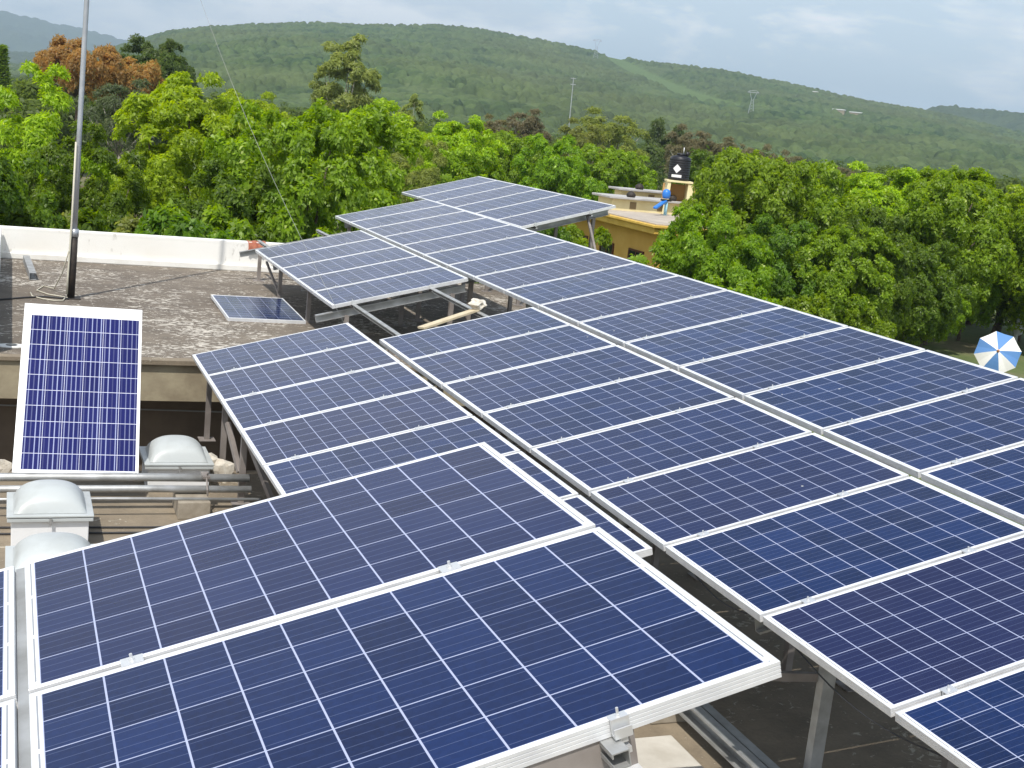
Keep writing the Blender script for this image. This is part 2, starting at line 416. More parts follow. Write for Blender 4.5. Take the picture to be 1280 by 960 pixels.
def ridge(name, mat_, sky_px, az0, az1, nA, r0, rc, r1, nR, cell, hmin, hmax, dens=.85, amp=6, track=False, convex=1.15, seed=3):
    P = sorted(az_el(*p) for p in sky_px)
    A = np.radians(np.linspace(az0, az1, nA))
    el = np.interp(np.degrees(A), [p[0] for p in P], [p[1] for p in P])
    rr = np.concatenate([np.linspace(r0, rc*1.02, nR), np.linspace(rc*1.02, r1, 24)[1:]])
    AA, RR = np.meshgrid(A, rr); X = RR*np.sin(AA); Y = RR*np.cos(AA)
    zc = el * rc - (hmax + hmin) * .42
    t = np.clip((RR - r0) / (rc - r0), 0, 1)
    base = GROUND - 1.5
    Z = base + (zc[None, :] - base) * (t ** convex)
    Z = np.where(RR > rc, zc[None, :] - (RR - rc) * .10 - ((RR-rc)/300)**2*8, Z)
    w_ = np.clip(t * (1 - t) * 4, 0, 1)
    Z += fbm2(X, Y, seed, 5, 1/120.0) * amp * w_
    Z += -np.abs(fbm2(X, Y, seed+5, 3, 1/95.0)) * amp * 1.1 * w_ * (1 - np.exp(-(rc - np.minimum(RR, rc))/200))
    H, I = canopy(X, Y, cell, hmin, hmax, dens)
    dn = fbm2(X, Y, seed + 9, 4, 1/70.0)
    I2 = np.where(H > .3, I, 0)
    # sparser scrub with low bushes in patches
    H *= np.where(dn > .28, .45, 1.0)
    cl = np.zeros_like(Z)
    if track:
        ta = np.array([az_el(*p) for p in ((748, 66), (775, 78), (812, 98), (850, 113), (890, 126), (930, 133), (985, 141))])
        elev = (Z) / RR
        tz = np.interp(np.degrees(AA), ta[:, 0], ta[:, 1], left=9, right=9)
        wd = np.interp(np.degrees(AA), ta[:, 0], [.0013, .0026, .0031, .0028, .0019, .0011, .0004]) * (1 + .35*dn)
        cl = np.clip((1.25 - np.abs(elev - tz) / np.maximum(wd, 1e-5)) * 3, 0, 1)
        H *= (1 - cl)
        cl *= .9
    H *= np.clip((RR - r0) / 60, 0, 1)
    Z += H
    V = np.stack([X, Y, Z], -1).reshape(-1, 3)
    nr = len(rr); i = np.arange(nr-1)[:, None] * nA + np.arange(nA-1)[None, :]
    Fq = np.stack([i, i+1, i+1+nA, i+nA], -1).reshape(-1, 4)
    me = np_mesh(name, V, Fq, mat_, smooth=True, attrs={'tree': I2.ravel(), 'clear': cl.ravel()})
    o = bpy.data.objects.new(name, me); C.objects.link(o); o['kind'] = 'structure'
    return o
SKY = [(-150, 90), (60, 78), (120, 66), (165, 52), (190, 45), (215, 38), (250, 34), (330, 29), (400, 28), (480, 31), (545, 31), (590, 34), (640, 43), (700, 54), (740, 63),
       (800, 76), (860, 82), (920, 90), (1000, 107), (1060, 121), (1100, 129), (1150, 137), (1200, 147), (1280, 166), (1500, 230)]
ridge('hill', M['hill'], SKY, -6, 53, 1150, 430, 1750, 2300, 640, 6.6, 2.6, 6.4, dens=.78, amp=13, track=True)
ridge('far_hill', M['farhill'], [(900, 180), (1040, 152), (1110, 142), (1150, 136), (1165, 132.5), (1195, 132.5), (1220, 136), (1245, 137), (1280, 140), (1400, 150), (1600, 190)], 30, 58, 420, 1900, 2450, 2900, 150, 13, 4, 9, amp=12)
ridge('low_ridge', M['farhill'], [(-300, 50), (-60, 58), (0, 63), (40, 65), (90, 63), (150, 66), (260, 80)], -14, 9, 300, 2200, 3300, 3900, 120, 16, 4, 10, amp=14, seed=11)
ridge('mountains', M['farhill'], [(-600, 30), (-200, 5), (0, 12), (40, 22), (80, 30), (110, 37), (150, 48), (180, 56), (300, 80)], -24, 10, 300, 4500, 6800, 8200, 120, 40, 8, 20, amp=60, seed=21)

def ground():
    rs = [0, 20, 45, 80, 140, 240, 400, 700, 1200, 2200, 4000, 9500]; n = 72
    vs = [(0, 0, GROUND)]; fs = []
    for r in rs[1:]:
        for k in range(n): vs.append((r*math.cos(2*math.pi*k/n), r*math.sin(2*math.pi*k/n), GROUND))
    for k in range(n): fs.append((0, 1+k, 1+(k+1) % n))
    for i in range(len(rs)-2):
        for k in range(n): fs.append((1+i*n+k, 1+(i+1)*n+k, 1+(i+1)*n+(k+1) % n, 1+i*n+(k+1) % n))
    m = mat('ground_earth_grass', (.1, .12, .04), .95); g = NG(m); p = g.pos()
    a = g.noise(p, .12, 6, .6); b = g.noise(p, 2.5, 5, .7)
    col = g.ramp(a, [(.38, (.20, .17, .10)), (.5, (.115, .15, .045)), (.7, (.07, .11, .03))])
    col = g.mix(g.ramp(b, [(.4, .0), (.7, .5)]), col, (.06, .08, .025)); g.base(col); g.bump(b, .5, .05)
    o = MB().add(vs, fs).build('ground', m); o['kind'] = 'structure'
ground()

# ------------------------------------------------------------------ haze
hz = MB().box((-9000, -400, GROUND - 1.2), (9000, 9300, 520)).build('haze', None); hz['kind'] = 'stuff'
hm = bpy.data.materials.new('haze_air'); hm.use_nodes = True
for n_ in list(hm.node_tree.nodes):
    if n_.type == 'BSDF_PRINCIPLED': hm.node_tree.nodes.remove(n_)
pv = hm.node_tree.nodes.new('ShaderNodeVolumePrincipled'); pv.inputs['Color'].default_value = (.66, .84, 1, 1)
pv.inputs['Density'].default_value = .00018; pv.inputs['Anisotropy'].default_value = .1
hm.node_tree.links.new(pv.outputs[0], hm.node_tree.nodes['Material Output'].inputs['Volume'])
hz.data.materials.append(hm)

# ------------------------------------------------------------------ roofs of our building
def struct(o): o['kind'] = 'structure'; return o
EDGE_LOW = 11.62; FAS = 13.46; PAR = 20.95
own = empty('flat_roof_building', (4, 8, GROUND))
tag(own, 'low building with weathered flat roof carrying the solar array', 'building')
def part(mb, name, m, parent, **k):
    o = mb.build(name, m, None, **k); o.parent = parent; o.matrix_parent_inverse = Matrix.Translation(-Vector(parent.location))
    return o
part(MB().box((-7, -7, ROOF-.25), (8.6, EDGE_LOW, ROOF)), 'lower_roof', M['roof_low'], own)
part(MB().box((-7, FAS+.10, ROOF2-.40), (8.6, PAR, ROOF2)), 'upper_roof', M['roof'], own)
# worn fascia with a slightly broken upper lip
fb = MB().box((-7, FAS, ROOF2-.43), (8.6, FAS+.098, ROOF2-.035))
part(fb, 'fascia', M['fascia'], own)
lip = MB(); xx = -7
while xx < 8.5:
    l_ = random.uniform(.25, .9); d_ = random.uniform(-.03, .02); lip.box((xx, FAS-.035+d_, ROOF2-.034), (min(xx+l_, 8.6), FAS+.11, ROOF2+.006+random.uniform(-.004, .006))); xx += l_ + .003
part(lip, 'roof_lip', M['roof_low'], own)
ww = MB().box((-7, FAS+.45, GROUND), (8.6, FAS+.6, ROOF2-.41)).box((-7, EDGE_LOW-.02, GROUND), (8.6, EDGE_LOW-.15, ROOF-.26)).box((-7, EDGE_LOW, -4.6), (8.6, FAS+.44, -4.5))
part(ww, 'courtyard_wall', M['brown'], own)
part(MB().box((-7, -7.2, GROUND), (-6.8, PAR, ROOF-.255)).box((8.4, -7.2, GROUND), (8.6, PAR-.01, ROOF-.255)).box((-6.8, PAR-.3, GROUND), (8.4, PAR-.1, ROOF2-.405)), 'outer_wall', M['white'], own)
PT = -2.30
par_m = mat('white_parapet', (.8, .79, .75), .75); g = NG(par_m); p_ = g.pos()
st = g.noise(g.pos((1, 1, .35)), 7, 8, .7); bg_ = g.noise(p_, 1.1, 4)
col = g.mix(g.ramp(bg_, [(.4, 0.), (.75, .35)]), (.84, .83, .79), (.66, .60, .50))
col = g.mix(g.ramp(st, [(.60, 0.), (.72, .8)]), col, (.25, .22, .18)); g.base(col); g.bump(g.noise(p_, 18, 5), .3, .006)
pp = MB().box((-7, PAR, ROOF2-.4), (6.2, PAR+.16, PT))
pp.add([(-7, PAR-.001, PT+.002), (6.2, PAR-.001, PT-.04), (6.2, PAR+.161, PT-.04), (-7, PAR+.161, PT+.002), (-7, PAR-.001, PT+.03), (6.2, PAR-.001, PT+.03), (6.2, PAR+.161, PT+.03), (-7, PAR+.161, PT+.03)],
       [(0,3,2,1),(4,5,6,7),(0,1,5,4),(1,2,6,5),(2,3,7,6),(3,0,4,7)])
pr_ = part(pp, 'parapet', par_m, own, bevel=.012)
part(MB().box((-7, PAR-.05, ROOF2), (6.2, PAR-.002, ROOF2+.10)), 'parapet_skirting', M['white'], own, bevel=.015)
part(MB().box((-.26, FAS+.12, ROOF2), (-.10, PAR-.06, PT+.02)), 'side_parapet', par_m, own, bevel=.01)

# ------------------------------------------------------------------ solar panels
PV, PH, PIT = 1.65, .992, 1.0202
def frame_mb(w=PV, h=PH, d=.042, inset=.011):
    rings = [(.030, -d+.002), (.030, -d), (0, -d), (0, -.032), (.0018, -.0312), (.0018, -.0302), (0, -.0294), (0, -.0222), (.0018, -.0214), (.0018, -.0204), (0, -.0196),
             (0, -.0124), (.0018, -.0116), (.0018, -.0106), (0, -.0098), (0, -.0012), (.001, 0), (inset, 0), (inset, -.0032)]
    vs = []; fs = []
    for i, z in rings: vs += [(i, -i, z), (w-i, -i, z), (w-i, -h+i, z), (i, -h+i, z)]
    for r in range(len(rings)-1):
        for k in range(4): fs.append((r*4+k, r*4+(k+1) % 4, (r+1)*4+(k+1) % 4, (r+1)*4+k))
    return MB().add(vs, fs)
def clamp_mb(end=False):
    m = MB(); x = -.03
    if not end:
        m.box((x, -.024, .001), (x+.06, .024, .005)); m.box((x, -.004, -.04), (x+.06, .004, .001))
    else:
        m.box((x, -.006, .001), (x+.06, .016, .006)); m.box((x, -.016, -.05), (x+.06, -.006, .006)); m.box((x, -.034, -.054), (x+.06, -.006, -.046))
        m.box((x, -.034, -.046), (x+.06, -.030, -.02)); m.box((x+.015, -.026, -.075), (x+.045, -.012, -.055)); m.box((x+.022, -.034, -.11), (x+.05, -.004, -.09))
    m.lathe([(.008, .005), (.008, .012), (.0045, .012), (.0045, .024 if not end else .034)], 10, Matrix.Translation((0, -.002 if end else 0, 0)))
    if end:
        k = Matrix.Scale(.72, 4); m.v = [tuple(k @ Vector(v)) for v in m.v]
    return m
fr0 = frame_mb().build('frame', M['alu']); C.objects.unlink(fr0)
gl0 = MB().box((.0108, -PH+.0108, -.006), (PV-.0108, -.0108, -.002)).build('cell_sheet', M['cell']); C.objects.unlink(gl0)
jb0 = MB().box((PV/2-.06, -.16, -.028), (PV/2+.06, -.06, -.0062)).build('junction_box', M['black']); C.objects.unlink(jb0)
cl0 = clamp_mb().build('clamp', M['clamp']); C.objects.unlink(cl0)
ce0 = clamp_mb(True).build('clamp', M['clamp']); C.objects.unlink(ce0)
CLV = (.255, 1.205)
def add_panel(origin, rot, label, group, last=False, clamp=True, jit=.0015, cells=None):
    o = empty('solar_panel', origin, rot)
    o.location += Vector((random.uniform(-jit, jit), random.uniform(-jit, jit), random.uniform(-jit*.6, jit*.6)))
    tag(o, label, 'solar panel', group)
    for src in (fr0, gl0, jb0):
        c = src.copy(); C.objects.link(c); c.parent = o
        if cells and src is gl0: c.data = src.data.copy(); c.data.materials[0] = cells
    if clamp:
        for v in CLV:
            c = (ce0 if last else cl0).copy(); C.objects.link(c); c.parent = o
            c.location = (v + random.uniform(-.03, .03), -PH - (.0 if last else .014), 0)
    return o
def axes(v, y):
    v = Vector(v).normalized(); y = Vector(y); y = (y - y.dot(v)*v).normalized(); n = v.cross(y)
    return Matrix((v, y, n)).transposed()
RM = axes((.97030, 0, .24192), (0, 1, 0)); VM = RM.col[0]; NM = RM.col[2]
W0 = Vector((1.769, 12.103, -2.611))                     # array plane, u = 0, v = 0
G = .0683
def main_pt(u, v): return W0 + VM * v - Vector((0, 1, 0)) * (PIT * u)
RF = axes((.966359, .00442, .257161), (-.001949, .999949, -.009861)); F0 = Vector((.073215, 4.327441, -1.583041))
def f_pt(u, v): return F0 + RF.col[0] * v - RF.col[1] * (PIT * u)
RE = axes((.9635, .0240, .2665), (-.022, 1, .002)); E0 = Vector((7.158, 24.488, -1.492))
def e_pt(u, v): return E0 + RE.col[0] * v - RE.col[1] * (PIT * u)
ORD = ['first', 'second', 'third', 'fourth', 'fifth', 'sixth', 'seventh', 'eighth', 'ninth', 'tenth', 'eleventh', 'twelfth', 'thirteenth', 'fourteenth', 'fifteenth', 'sixteenth', 'seventeenth', 'eighteenth']
cA, cB, cC = 0, PV + G, 2*(PV + G)
for k in range(7):
    add_panel(main_pt(-1 + k, cA), RM, 'blue solar panel in the left column, %s from its far end' % ORD[k], 'solar panels in the left column', last=(k == 6))
for k in range(5):
    add_panel(main_pt(-7 + k, cB), RM, 'greyish solar panel in the far block of five beyond the gap, %s from behind' % ORD[k], 'solar panels beyond the gap', last=(k == 4))
for k in range(10):
    add_panel(main_pt(k, cB), RM, 'blue solar panel in the middle column, %s counting nearer from the open gap' % ORD[k], 'solar panels in the middle column', last=(k == 9))
for k in range(17):
    add_panel(main_pt(-9 + k, cC), RM, 'blue solar panel in the long right column, %s from the far end' % ORD[k], 'solar panels in the long right column', last=(k == 16))
for k in range(6):
    add_panel(e_pt(k, 0), RE, 'pale solar panel in the farthest block of six, %s from its far end' % ORD[k], 'solar panels in the farthest block', last=(k == 5))
for k, wd in enumerate(('far', 'near')):
    add_panel(f_pt(k, 0), RF, ('large foreground solar panel on the raised table, the %s one of the full pair' % wd), 'solar panels on the raised foreground table', last=(k == 1))
    add_panel(f_pt(k, -PV - .034), RF, 'dark violet solar panel cut by the left picture edge, the %s one' % ('upper' if k == 0 else 'lower'), 'solar panels on the raised foreground table', last=(k == 1))

# mounting frames
def mount(name_label, pt, nrm, u0, u1, cross, vpost, zroof, loc, group='steel mounting frames', ext=(.0, .0), plates=True, purl=(.05, PV-.03), skip=(), over={}):
    t = empty('mounting_frame', loc); tag(t, name_label, 'mounting frame', group)
    inv = Matrix.Translation(-Vector(loc))
    def P(mb, nm, m, parent=t):
        o = mb.build(nm, m); o.parent = parent
        if parent is t: o.matrix_parent_inverse = inv
        return o
    for v in CLV:
        a = pt(u0 - ext[0], v) - nrm*.064; b = pt(u1 + ext[1], v) - nrm*.064
        P(MB().channel(a, b, .042, .042, .003, up=nrm), 'rail', M['galv'])
    for i, u in enumerate(cross):
        a = pt(u, purl[0] - over.get(i, 0)) - nrm*.128; b = pt(u, purl[1]) - nrm*.128
        P(MB().channel(a, b, .045, .085, .003, up=nrm), 'purlin', M['galv'])
        for v in vpost:
            if (i, v) in skip: continue
            top = pt(u, v) - nrm*.16
            zr = zroof(top) if callable(zroof) else zroof
            if top.z - zr < .05: continue
            ps = P(MB().beam((top.x, top.y, zr + .008), top, .05, .05, up=(0, 1, 0)), 'post', M['postm'])
            if plates:
                pl = MB().box((top.x-.08, top.y-.08, zr), (top.x+.08, top.y+.08, zr+.008)).build('base_plate', M['postm']); pl.parent = ps; pl.matrix_parent_inverse = Matrix.Identity(4)
    return t, P
def zr_main(p): return ROOF2 if p.y > FAS else ROOF
tA, PA = mount('steel rails and posts carrying the left column of panels', main_pt, NM, -1, 6, (-.62, .40, 1.45, 3.4, 5.4), (.10, 1.45), ROOF, (2.5, 9, ROOF))
PA(MB().beam(main_pt(1.45, .10) - NM*.2, Vector((2.15, 10.2, ROOF+.01)), .04, .04), 'brace', M['postm'])
PA(MB().beam(main_pt(1.15, .0) - NM*.16, main_pt(1.42, .12) - Vector((0, 0, .55)), .04, .04), 'brace', M['postm'])
def pt_b(u, v): return main_pt(u, v + cB)
def pt_c(u, v): return main_pt(u, v + cC)
tB, PB = mount('steel rails and posts of the middle column, bare across the gap', pt_b, NM, -7, 10, (-7.62, -5.95, -4.05, -2.08, -.22, 1.4, 3.4, 5.3, 6.85, 8.6), (.16, 1.45), zr_main, (4.3, 10, ROOF),
               ext=(1.15, 0), over={0: .2, 3: .25}, skip=((8, .16),))
# the post and cross bar seen in the slot beside the foreground table
PB(MB().beam((4.02, 5.16, ROOF+.01), (4.02, 5.16, -2.26), .075, .055, up=(0, 1, 0)), 'post', M['galv'])
PB(MB().beam((2.9, 5.20, -2.56), (3.985, 5.20, -2.655), .03, .045), 'cross_bar', M['postm'])
PB(MB().beam(pt_b(-6.9, .12) - NM*.2, Vector((3.62, 18.0, ROOF2+.02)), .03, .03), 'brace', M['postm'])
tC, PC = mount('steel rails and posts under the long right column of panels', pt_c, NM, -9, 8, (-8.6, -6.5, -4.5, -2.5, -.5, 1.5, 3.5, 5.5, 7.4), (.12, 1.5), zr_main, (6, 10, ROOF))
tF, PF = mount('tall steel table under the raised foreground panels', f_pt, RF.col[2], 0, 2, (.35, 1.86), (-1.5, .35, 1.10), ROOF, (1, 3.3, ROOF), purl=(-1.75, 1.28), ext=(.02, .035))
for v in CLV:
    a = f_pt(-.02, v - PV - .034) - RF.col[2]*.064; b = f_pt(2.03, v - PV - .034) - RF.col[2]*.064
    PF(MB().channel(a, b, .042, .042, .003, up=RF.col[2]), 'rail', M['galv'])
a = f_pt(-.01, -.017) - RF.col[2]*.030; b = f_pt(2.02, -.017) - RF.col[2]*.030
PF(MB().beam(a, b, .030, .02, up=RF.col[2]), 'joint_strip', M['galv'])
fa = f_pt(1.965, -1.7) - RF.col[2]*.088; fb_ = f_pt(1.965, 1.27) - RF.col[2]*.088
PF(MB().beam(fa, fb_, .006, .088, up=RF.col[2]), 'front_purlin', M['postm'])
PF(MB().beam(fa - RF.col[2]*.047 - RF.col[1]*.016, fb_ - RF.col[2]*.047 - RF.col[1]*.016, .040, .005, up=RF.col[2]), 'front_purlin_flange', M['alu'])
pt_ = f_pt(1.93, 1.12) - RF.col[2]*.137
PF(MB().channel((pt_.x, pt_.y, ROOF+.01), (pt_.x, pt_.y, pt_.z), .10, .07, .004, up=(0, 1, 0)), 'post', M['alu'])
def zr_e(p): return ROOF2 if p.y < PAR - .3 and p.x < 8.5 else GROUND
tE, PE = mount('rails and posts under the farthest block of panels', e_pt, RE.col[2], 0, 6, (.6, 2.6, 4.4, 5.75), (.15, 1.35), zr_e, (8, 21, ROOF2))
PE(MB().beam(e_pt(5.8, 1.25) - Vector((0, 0, .1)), Vector((8.45, 17.2, ROOF2+.02)), .035, .035), 'brace', M['postm'])

def single(mb, name, m, label, cat, group=None, **k):
    lo = Vector([min(v[i] for v in mb.v) for i in range(3)]); hi = Vector([max(v[i] for v in mb.v) for i in range(3)])
    b = Vector(((lo.x+hi.x)/2, (lo.y+hi.y)/2, lo.z)); mb.v = [tuple(Vector(v)-b) for v in mb.v]
    o = mb.build(name, m, **k); o.location = b; tag(o, label, cat, group); return o

# plank and rag lying on the bare rails of the gap
single(MB().beam(pt_b(-.22, .50)+NM*-.03, pt_b(-.50, 1.20)+NM*-.03, .11, .02, up=NM), 'plank', M['wood'], 'pale wooden plank lying across the bare rails in the gap', 'plank')
rg = bmesh.new(); bmesh.ops.create_icosphere(rg, subdivisions=3, radius=.085)
for v in rg.verts: v.co *= 1 + .35*math.sin(v.co.x*60+v.co.y*31)*math.cos(v.co.z*47); v.co.z *= .6
me = bpy.data.meshes.new('rag'); rg.to_mesh(me); me.materials.append(M['rag']); rg_o = bpy.data.objects.new('rag', me); C.objects.link(rg_o)
rg_o.location = pt_b(-.52, 1.24) + NM*.02; tag(rg_o, 'crumpled beige rag on the rail at the right side of the gap', 'rag')

# galvanised beams lying on the roof in the slot
single(MB().channel((3.80, 7.6, ROOF+.14), (3.80, 3.2, ROOF+.14), .07, .10), 'steel_beam', M['galv'], 'dark steel channel lying on the roof in the slot, the left of two', 'beam', 'steel channels lying in the slot')
single(MB().channel((3.90, 7.5, ROOF+.13), (3.90, 3.2, ROOF+.13), .06, .08), 'steel_beam', M['galv'], 'dark steel channel lying on the roof in the slot, the right of two', 'beam', 'steel channels lying in the slot')
single(MB().box((3.62, 6.2, ROOF), (4.02, 6.55, ROOF+.085)), 'concrete_block', M['block'], 'mossy concrete block under the steel channels in the slot', 'block', bevel=.01)

single(MB().box((2.7, 4.9, ROOF), (3.66, 6.02, ROOF+.03)), 'sun_patch_slab', noisy('sun_patch_pale', (.62, .59, .53), (.48, .45, .39), 4, .9, 0, .3, .006), 'added pale slab brightening the sun patch below the near edge of the foreground table', 'added slab', bevel=.01)  # pale slab added so the sunlit patch of roof looks whiter
# leaning panel on the left
RL = Matrix(((.998, .048, -.040), (-.062, .674, -.736), (-.008, .737, .676)))
v_ = Vector(RL.col[0]); y_ = Vector(RL.col[1]); n_ = v_.cross(y_)
# long side runs up the slope: the panel's own x axis points up
lp = empty('solar_panel', Vector((.068, 10.764, -3.16)) - n_*0, Matrix((y_, -v_, n_)).transposed())
tag(lp, 'spare solar panel with broad white edge propped upright against the roof pipe', 'solar panel')
f_ = frame_mb(1.65, .99).build('frame', M['alu'], lp)
gl = MB().box((.0108, -.979, -.006), (1.639, -.0108, -.002)).build('cell_sheet', None, lp)
ol = solar_mat('solar_cells_old_glint', (.007, .011, .065), (.014, .020, .125), (.015, .016, .11), bus=(.45, .50, .74), busw=.11, busmix=.7, busvar=(.12, .88), line=(.6, .62, .75), cell=.1505, x0=.03, y0=.062)  # sun glint painted into the busbars: wide, pale, uneven from line to line
gl.data.materials.append(ol)
for x_ in (.35, 1.3):
    MB().box((x_-.02, -.95, -.075), (x_+.02, -.04, -.043)).build('back_rail', M['galv'], lp)
for yy in (-.12, -.86):
    top = Vector((1.3, yy, -.06))
    mw = lp.matrix_world; wt = mw @ top; ft = Vector((wt.x, 11.55, ROOF+.005)) if wt.y > 11.55 else Vector((wt.x, wt.y, ROOF))
    b_ = MB().beam(mw.inverted() @ wt, mw.inverted() @ ft, .03, .03, up=(0, 1, 0)).build('prop_leg', M['galv'], lp)

# broken panel lying on the upper roof
RP = axes((1, -.01, .0), (.02, 1, .02))
bp = empty('solar_panel', (2.60, 17.72, ROOF2 + .075), Matrix((-RP.col[1], RP.col[0], RP.col[2])).transposed())
tag(bp, 'dark solar panel lying flat on the upper roof below the far block', 'solar panel')
frame_mb(1.65, .99).build('frame', M['alu'], bp).location = (0, .99, 0)
g2 = gl0.copy(); C.objects.link(g2); g2.parent = bp; g2.location = (0, .992, 0)
MB().box((.2, .02, -.073), (.26, .97, -.044)).box((1.4, .02, -.073), (1.46, .97, -.044)).build('batten', M['wood'], bp)

# ------------------------------------------------------------------ skylight domes
def skylight(x, y, s, label, curb=.21):
    t = empty('skylight', (x, y, ROOF)); tag(t, label, 'skylight', 'domed skylights on the lower roof')
    h = s/2
    MB().box((-h+.03, -h+.03, 0), (h-.03, h-.03, curb)).build('curb', M['curb'], t, bevel=.006)
    fl = MB().box((-h, -h, curb+.001), (h, h, curb+.028)).box((-h-.004, -h-.004, curb+.034), (h+.004, h+.004, curb+.05)).build('flange', M['frp'], t, bevel=.004)
    n = 22; vs = []; fs = []
    k_ = h - .045
    for j in range(n+1):
        for i in range(n+1):
            a = (i/n*2-1); b = (j/n*2-1)
            r = max(0, (1-abs(a)**2.6)) * max(0, (1-abs(b)**2.6))
            vs.append((a*k_, b*k_, curb+.052 + .165*r**.55))
    for j in range(n):
        for i in range(n): fs.append((j*(n+1)+i, j*(n+1)+i+1, (j+1)*(n+1)+i+1, (j+1)*(n+1)+i))
    MB().add(vs, fs).build('dome', M['frp'], t, smooth=True)
    # small latch on the front
    MB().box((-.01, -h-.014, curb-.02), (.01, -h-.004, curb+.03)).build('latch', M['galv'], t)
    return t
skylight(.335, 9.86, .60, 'grey domed skylight on white curb at the left edge, the middle one of three')
skylight(.33, 8.62, .60, 'grey domed skylight nearest the foreground table, half hidden by its panels')
skylight(1.42, 11.22, .58, 'grey domed skylight behind the pipes, between the leaning panel and the posts')

# pipes
single(MB().tube([(-3, 10.62, ROOF+.26), (1.0, 10.56, ROOF+.255), (1.95, 10.53, ROOF+.25)], .034, 14), 'roof_pipe', M['galv'], 'thick galvanised pipe along the lower roof, the upper one of the bundle', 'pipe', 'galvanised pipes across the lower roof', smooth=True)
single(MB().tube([(-3, 10.50, ROOF+.195), (1.0, 10.45, ROOF+.19), (1.95, 10.42, ROOF+.185)], .030, 14), 'roof_pipe', M['galv'], 'galvanised pipe just under the thick one in front of the leaning panel', 'pipe', 'galvanised pipes across the lower roof', smooth=True)
single(MB().tube([(-3, 10.30, ROOF+.165), (.8, 10.28, ROOF+.16), (2.0, 10.25, ROOF+.15)], .013, 8), 'roof_pipe', M['galv'], 'thin pale conduit below the two thick pipes', 'pipe', 'galvanised pipes across the lower roof', smooth=True)
single(MB().tube([(-3, 10.02, ROOF+.012), (0, 10.05, ROOF+.012), (1.1, 9.99, ROOF+.012), (2.2, 10.02, ROOF+.012)], .008, 8), 'roof_cable', M['cable'], 'black cable lying along the lower roof, nearer the thin conduit', 'cable', 'black cables on the lower roof', smooth=True)
single(MB().tube([(-3, 9.86, ROOF+.012), (0, 9.90, ROOF+.012), (1.2, 9.86, ROOF+.012), (2.2, 9.92, ROOF+.012)], .008, 8), 'roof_cable', M['cable'], 'black cable lying along the lower roof, nearer the foreground table', 'cable', 'black cables on the lower roof', smooth=True)
for x_, lb in ((1.46, 'square concrete block holding up the pipes right of the domes'), (-.9, 'concrete block holding up the pipes outside the left edge')):
    single(MB().box((x_-.13, 10.2, ROOF), (x_+.13, 10.6, ROOF+.145)), 'concrete_block', M['block'], lb, 'block', 'concrete blocks under the pipes', bevel=.008)
single(MB().tube([(1.60, 10.52, ROOF+.30), (1.58, 10.47, ROOF+.30), (1.58, 10.36, ROOF+.2), (1.585, 10.37, ROOF+.15)], .008, 6).box((1.55, 10.44, ROOF+.27), (1.61, 10.60, ROOF+.29)), 'pipe_clamp', M['postm'], 'small rusty clamp gripping the pipe bundle above the block', 'clamp')

# rubble pieces
def rubble(c, s, m, label, cat, seed, name='rubble'):
    b = bmesh.new(); bmesh.ops.create_icosphere(b, subdivisions=2, radius=1); rnd = random.Random(seed)
    for v in b.verts:
        v.co *= rnd.uniform(.75, 1.15); v.co = Vector((v.co.x*s[0], v.co.y*s[1], max(-.55, v.co.z)*s[2]))
    me = bpy.data.meshes.new(name); b.to_mesh(me); me.materials.append(m); o = bpy.data.objects.new(name, me); C.objects.link(o)
    o.location = c; tag(o, label, cat); return o
rubble((1.87, 11.42, ROOF+.07), (.10, .08, .10), M['rag'], 'pale crumpled cloth at the foot of the first left post', 'cloth', 3, 'cloth')
rubble((1.76, 11.50, ROOF+.09), (.09, .07, .12), M['rag'], 'whitish plastic bag behind the skylight beside the post', 'bag', 8, 'plastic_bag')
rubble((-.06, 11.40, ROOF+.10), (.13, .09, .08), M['rag'], 'white rubble pile at the left picture edge behind the leaning panel', 'rubble', 5)
rubble((.60, 8.88, ROOF+.2), (.06, .05, .05), M['white'], 'small white lump beside the nearest skylight', 'stone', 9, 'stone')
single(MB().tube([(-3, FAS+.30, -3.28), (.5, FAS+.30, -3.33), (2.6, FAS+.3, -3.37)], .008, 6), 'wall_cable', M['wire'], 'pale cable strung in the dark recess under the roof edge', 'cable')

# ------------------------------------------------------------------ mast, wires
t = empty('antenna_mast', (.765, 17.33, ROOF2)); tag(t, 'tall grey steel mast with black lower sleeve on the upper roof', 'mast')
MB().tube([(0, 0, 0), (.012, 0, .45), (.018, 0, .84)], .048, 14).build('lower_sleeve', M['poleb'], t, smooth=True)
MB().tube([(.018, 0, .84), (.04, 0, 2.2), (.075, 0, 3.9), (.13, 0, 7.2)], [.033, .032, .031, .028], 14).build('pole', M['poleg'], t, smooth=True)
MB().tube([(.018, 0, .80), (.019, 0, .90)], .055, 14).build('collar', M['poleg'], t, smooth=True)
MB().box((-.10, -.10, .0), (.12, .12, .012)).build('base_plate', M['poleb'], t)
MB().tube([(.0, -.06, 2.0), (-.02, -.06, 1.0), (-.045, -.06, .3), (-.05, -.07, .06)], .012, 8).build('conduit', M['beige'], t, smooth=True)
gw = [Vector((.89, 17.33, 4.6)).lerp(Vector((3.39, 13.3, -2.28)), s) - Vector((0, 0, .55*math.sin(math.pi*s))) for s in np.linspace(0, 1, 24)]
single(MB().tube(gw, .0020, 6), 'guy_wire', M['wire'], 'thin guy wire running from the mast down to the near edge of the far block', 'wire', smooth=True)
def loose(pts, r, m, label, nm='cable', cat='cable'):
    return single(MB().tube(pts, r, 6), nm, m, label, cat, smooth=True)
cz = ROOF2 + .012
loose([(-.1, 16.9, cz), (.2, 17.15, cz), (.45, 17.3, cz), (.62, 17.25, cz), (.74, 17.2, cz)], .012, M['cable'], 'black cable running over the upper roof to the mast base')
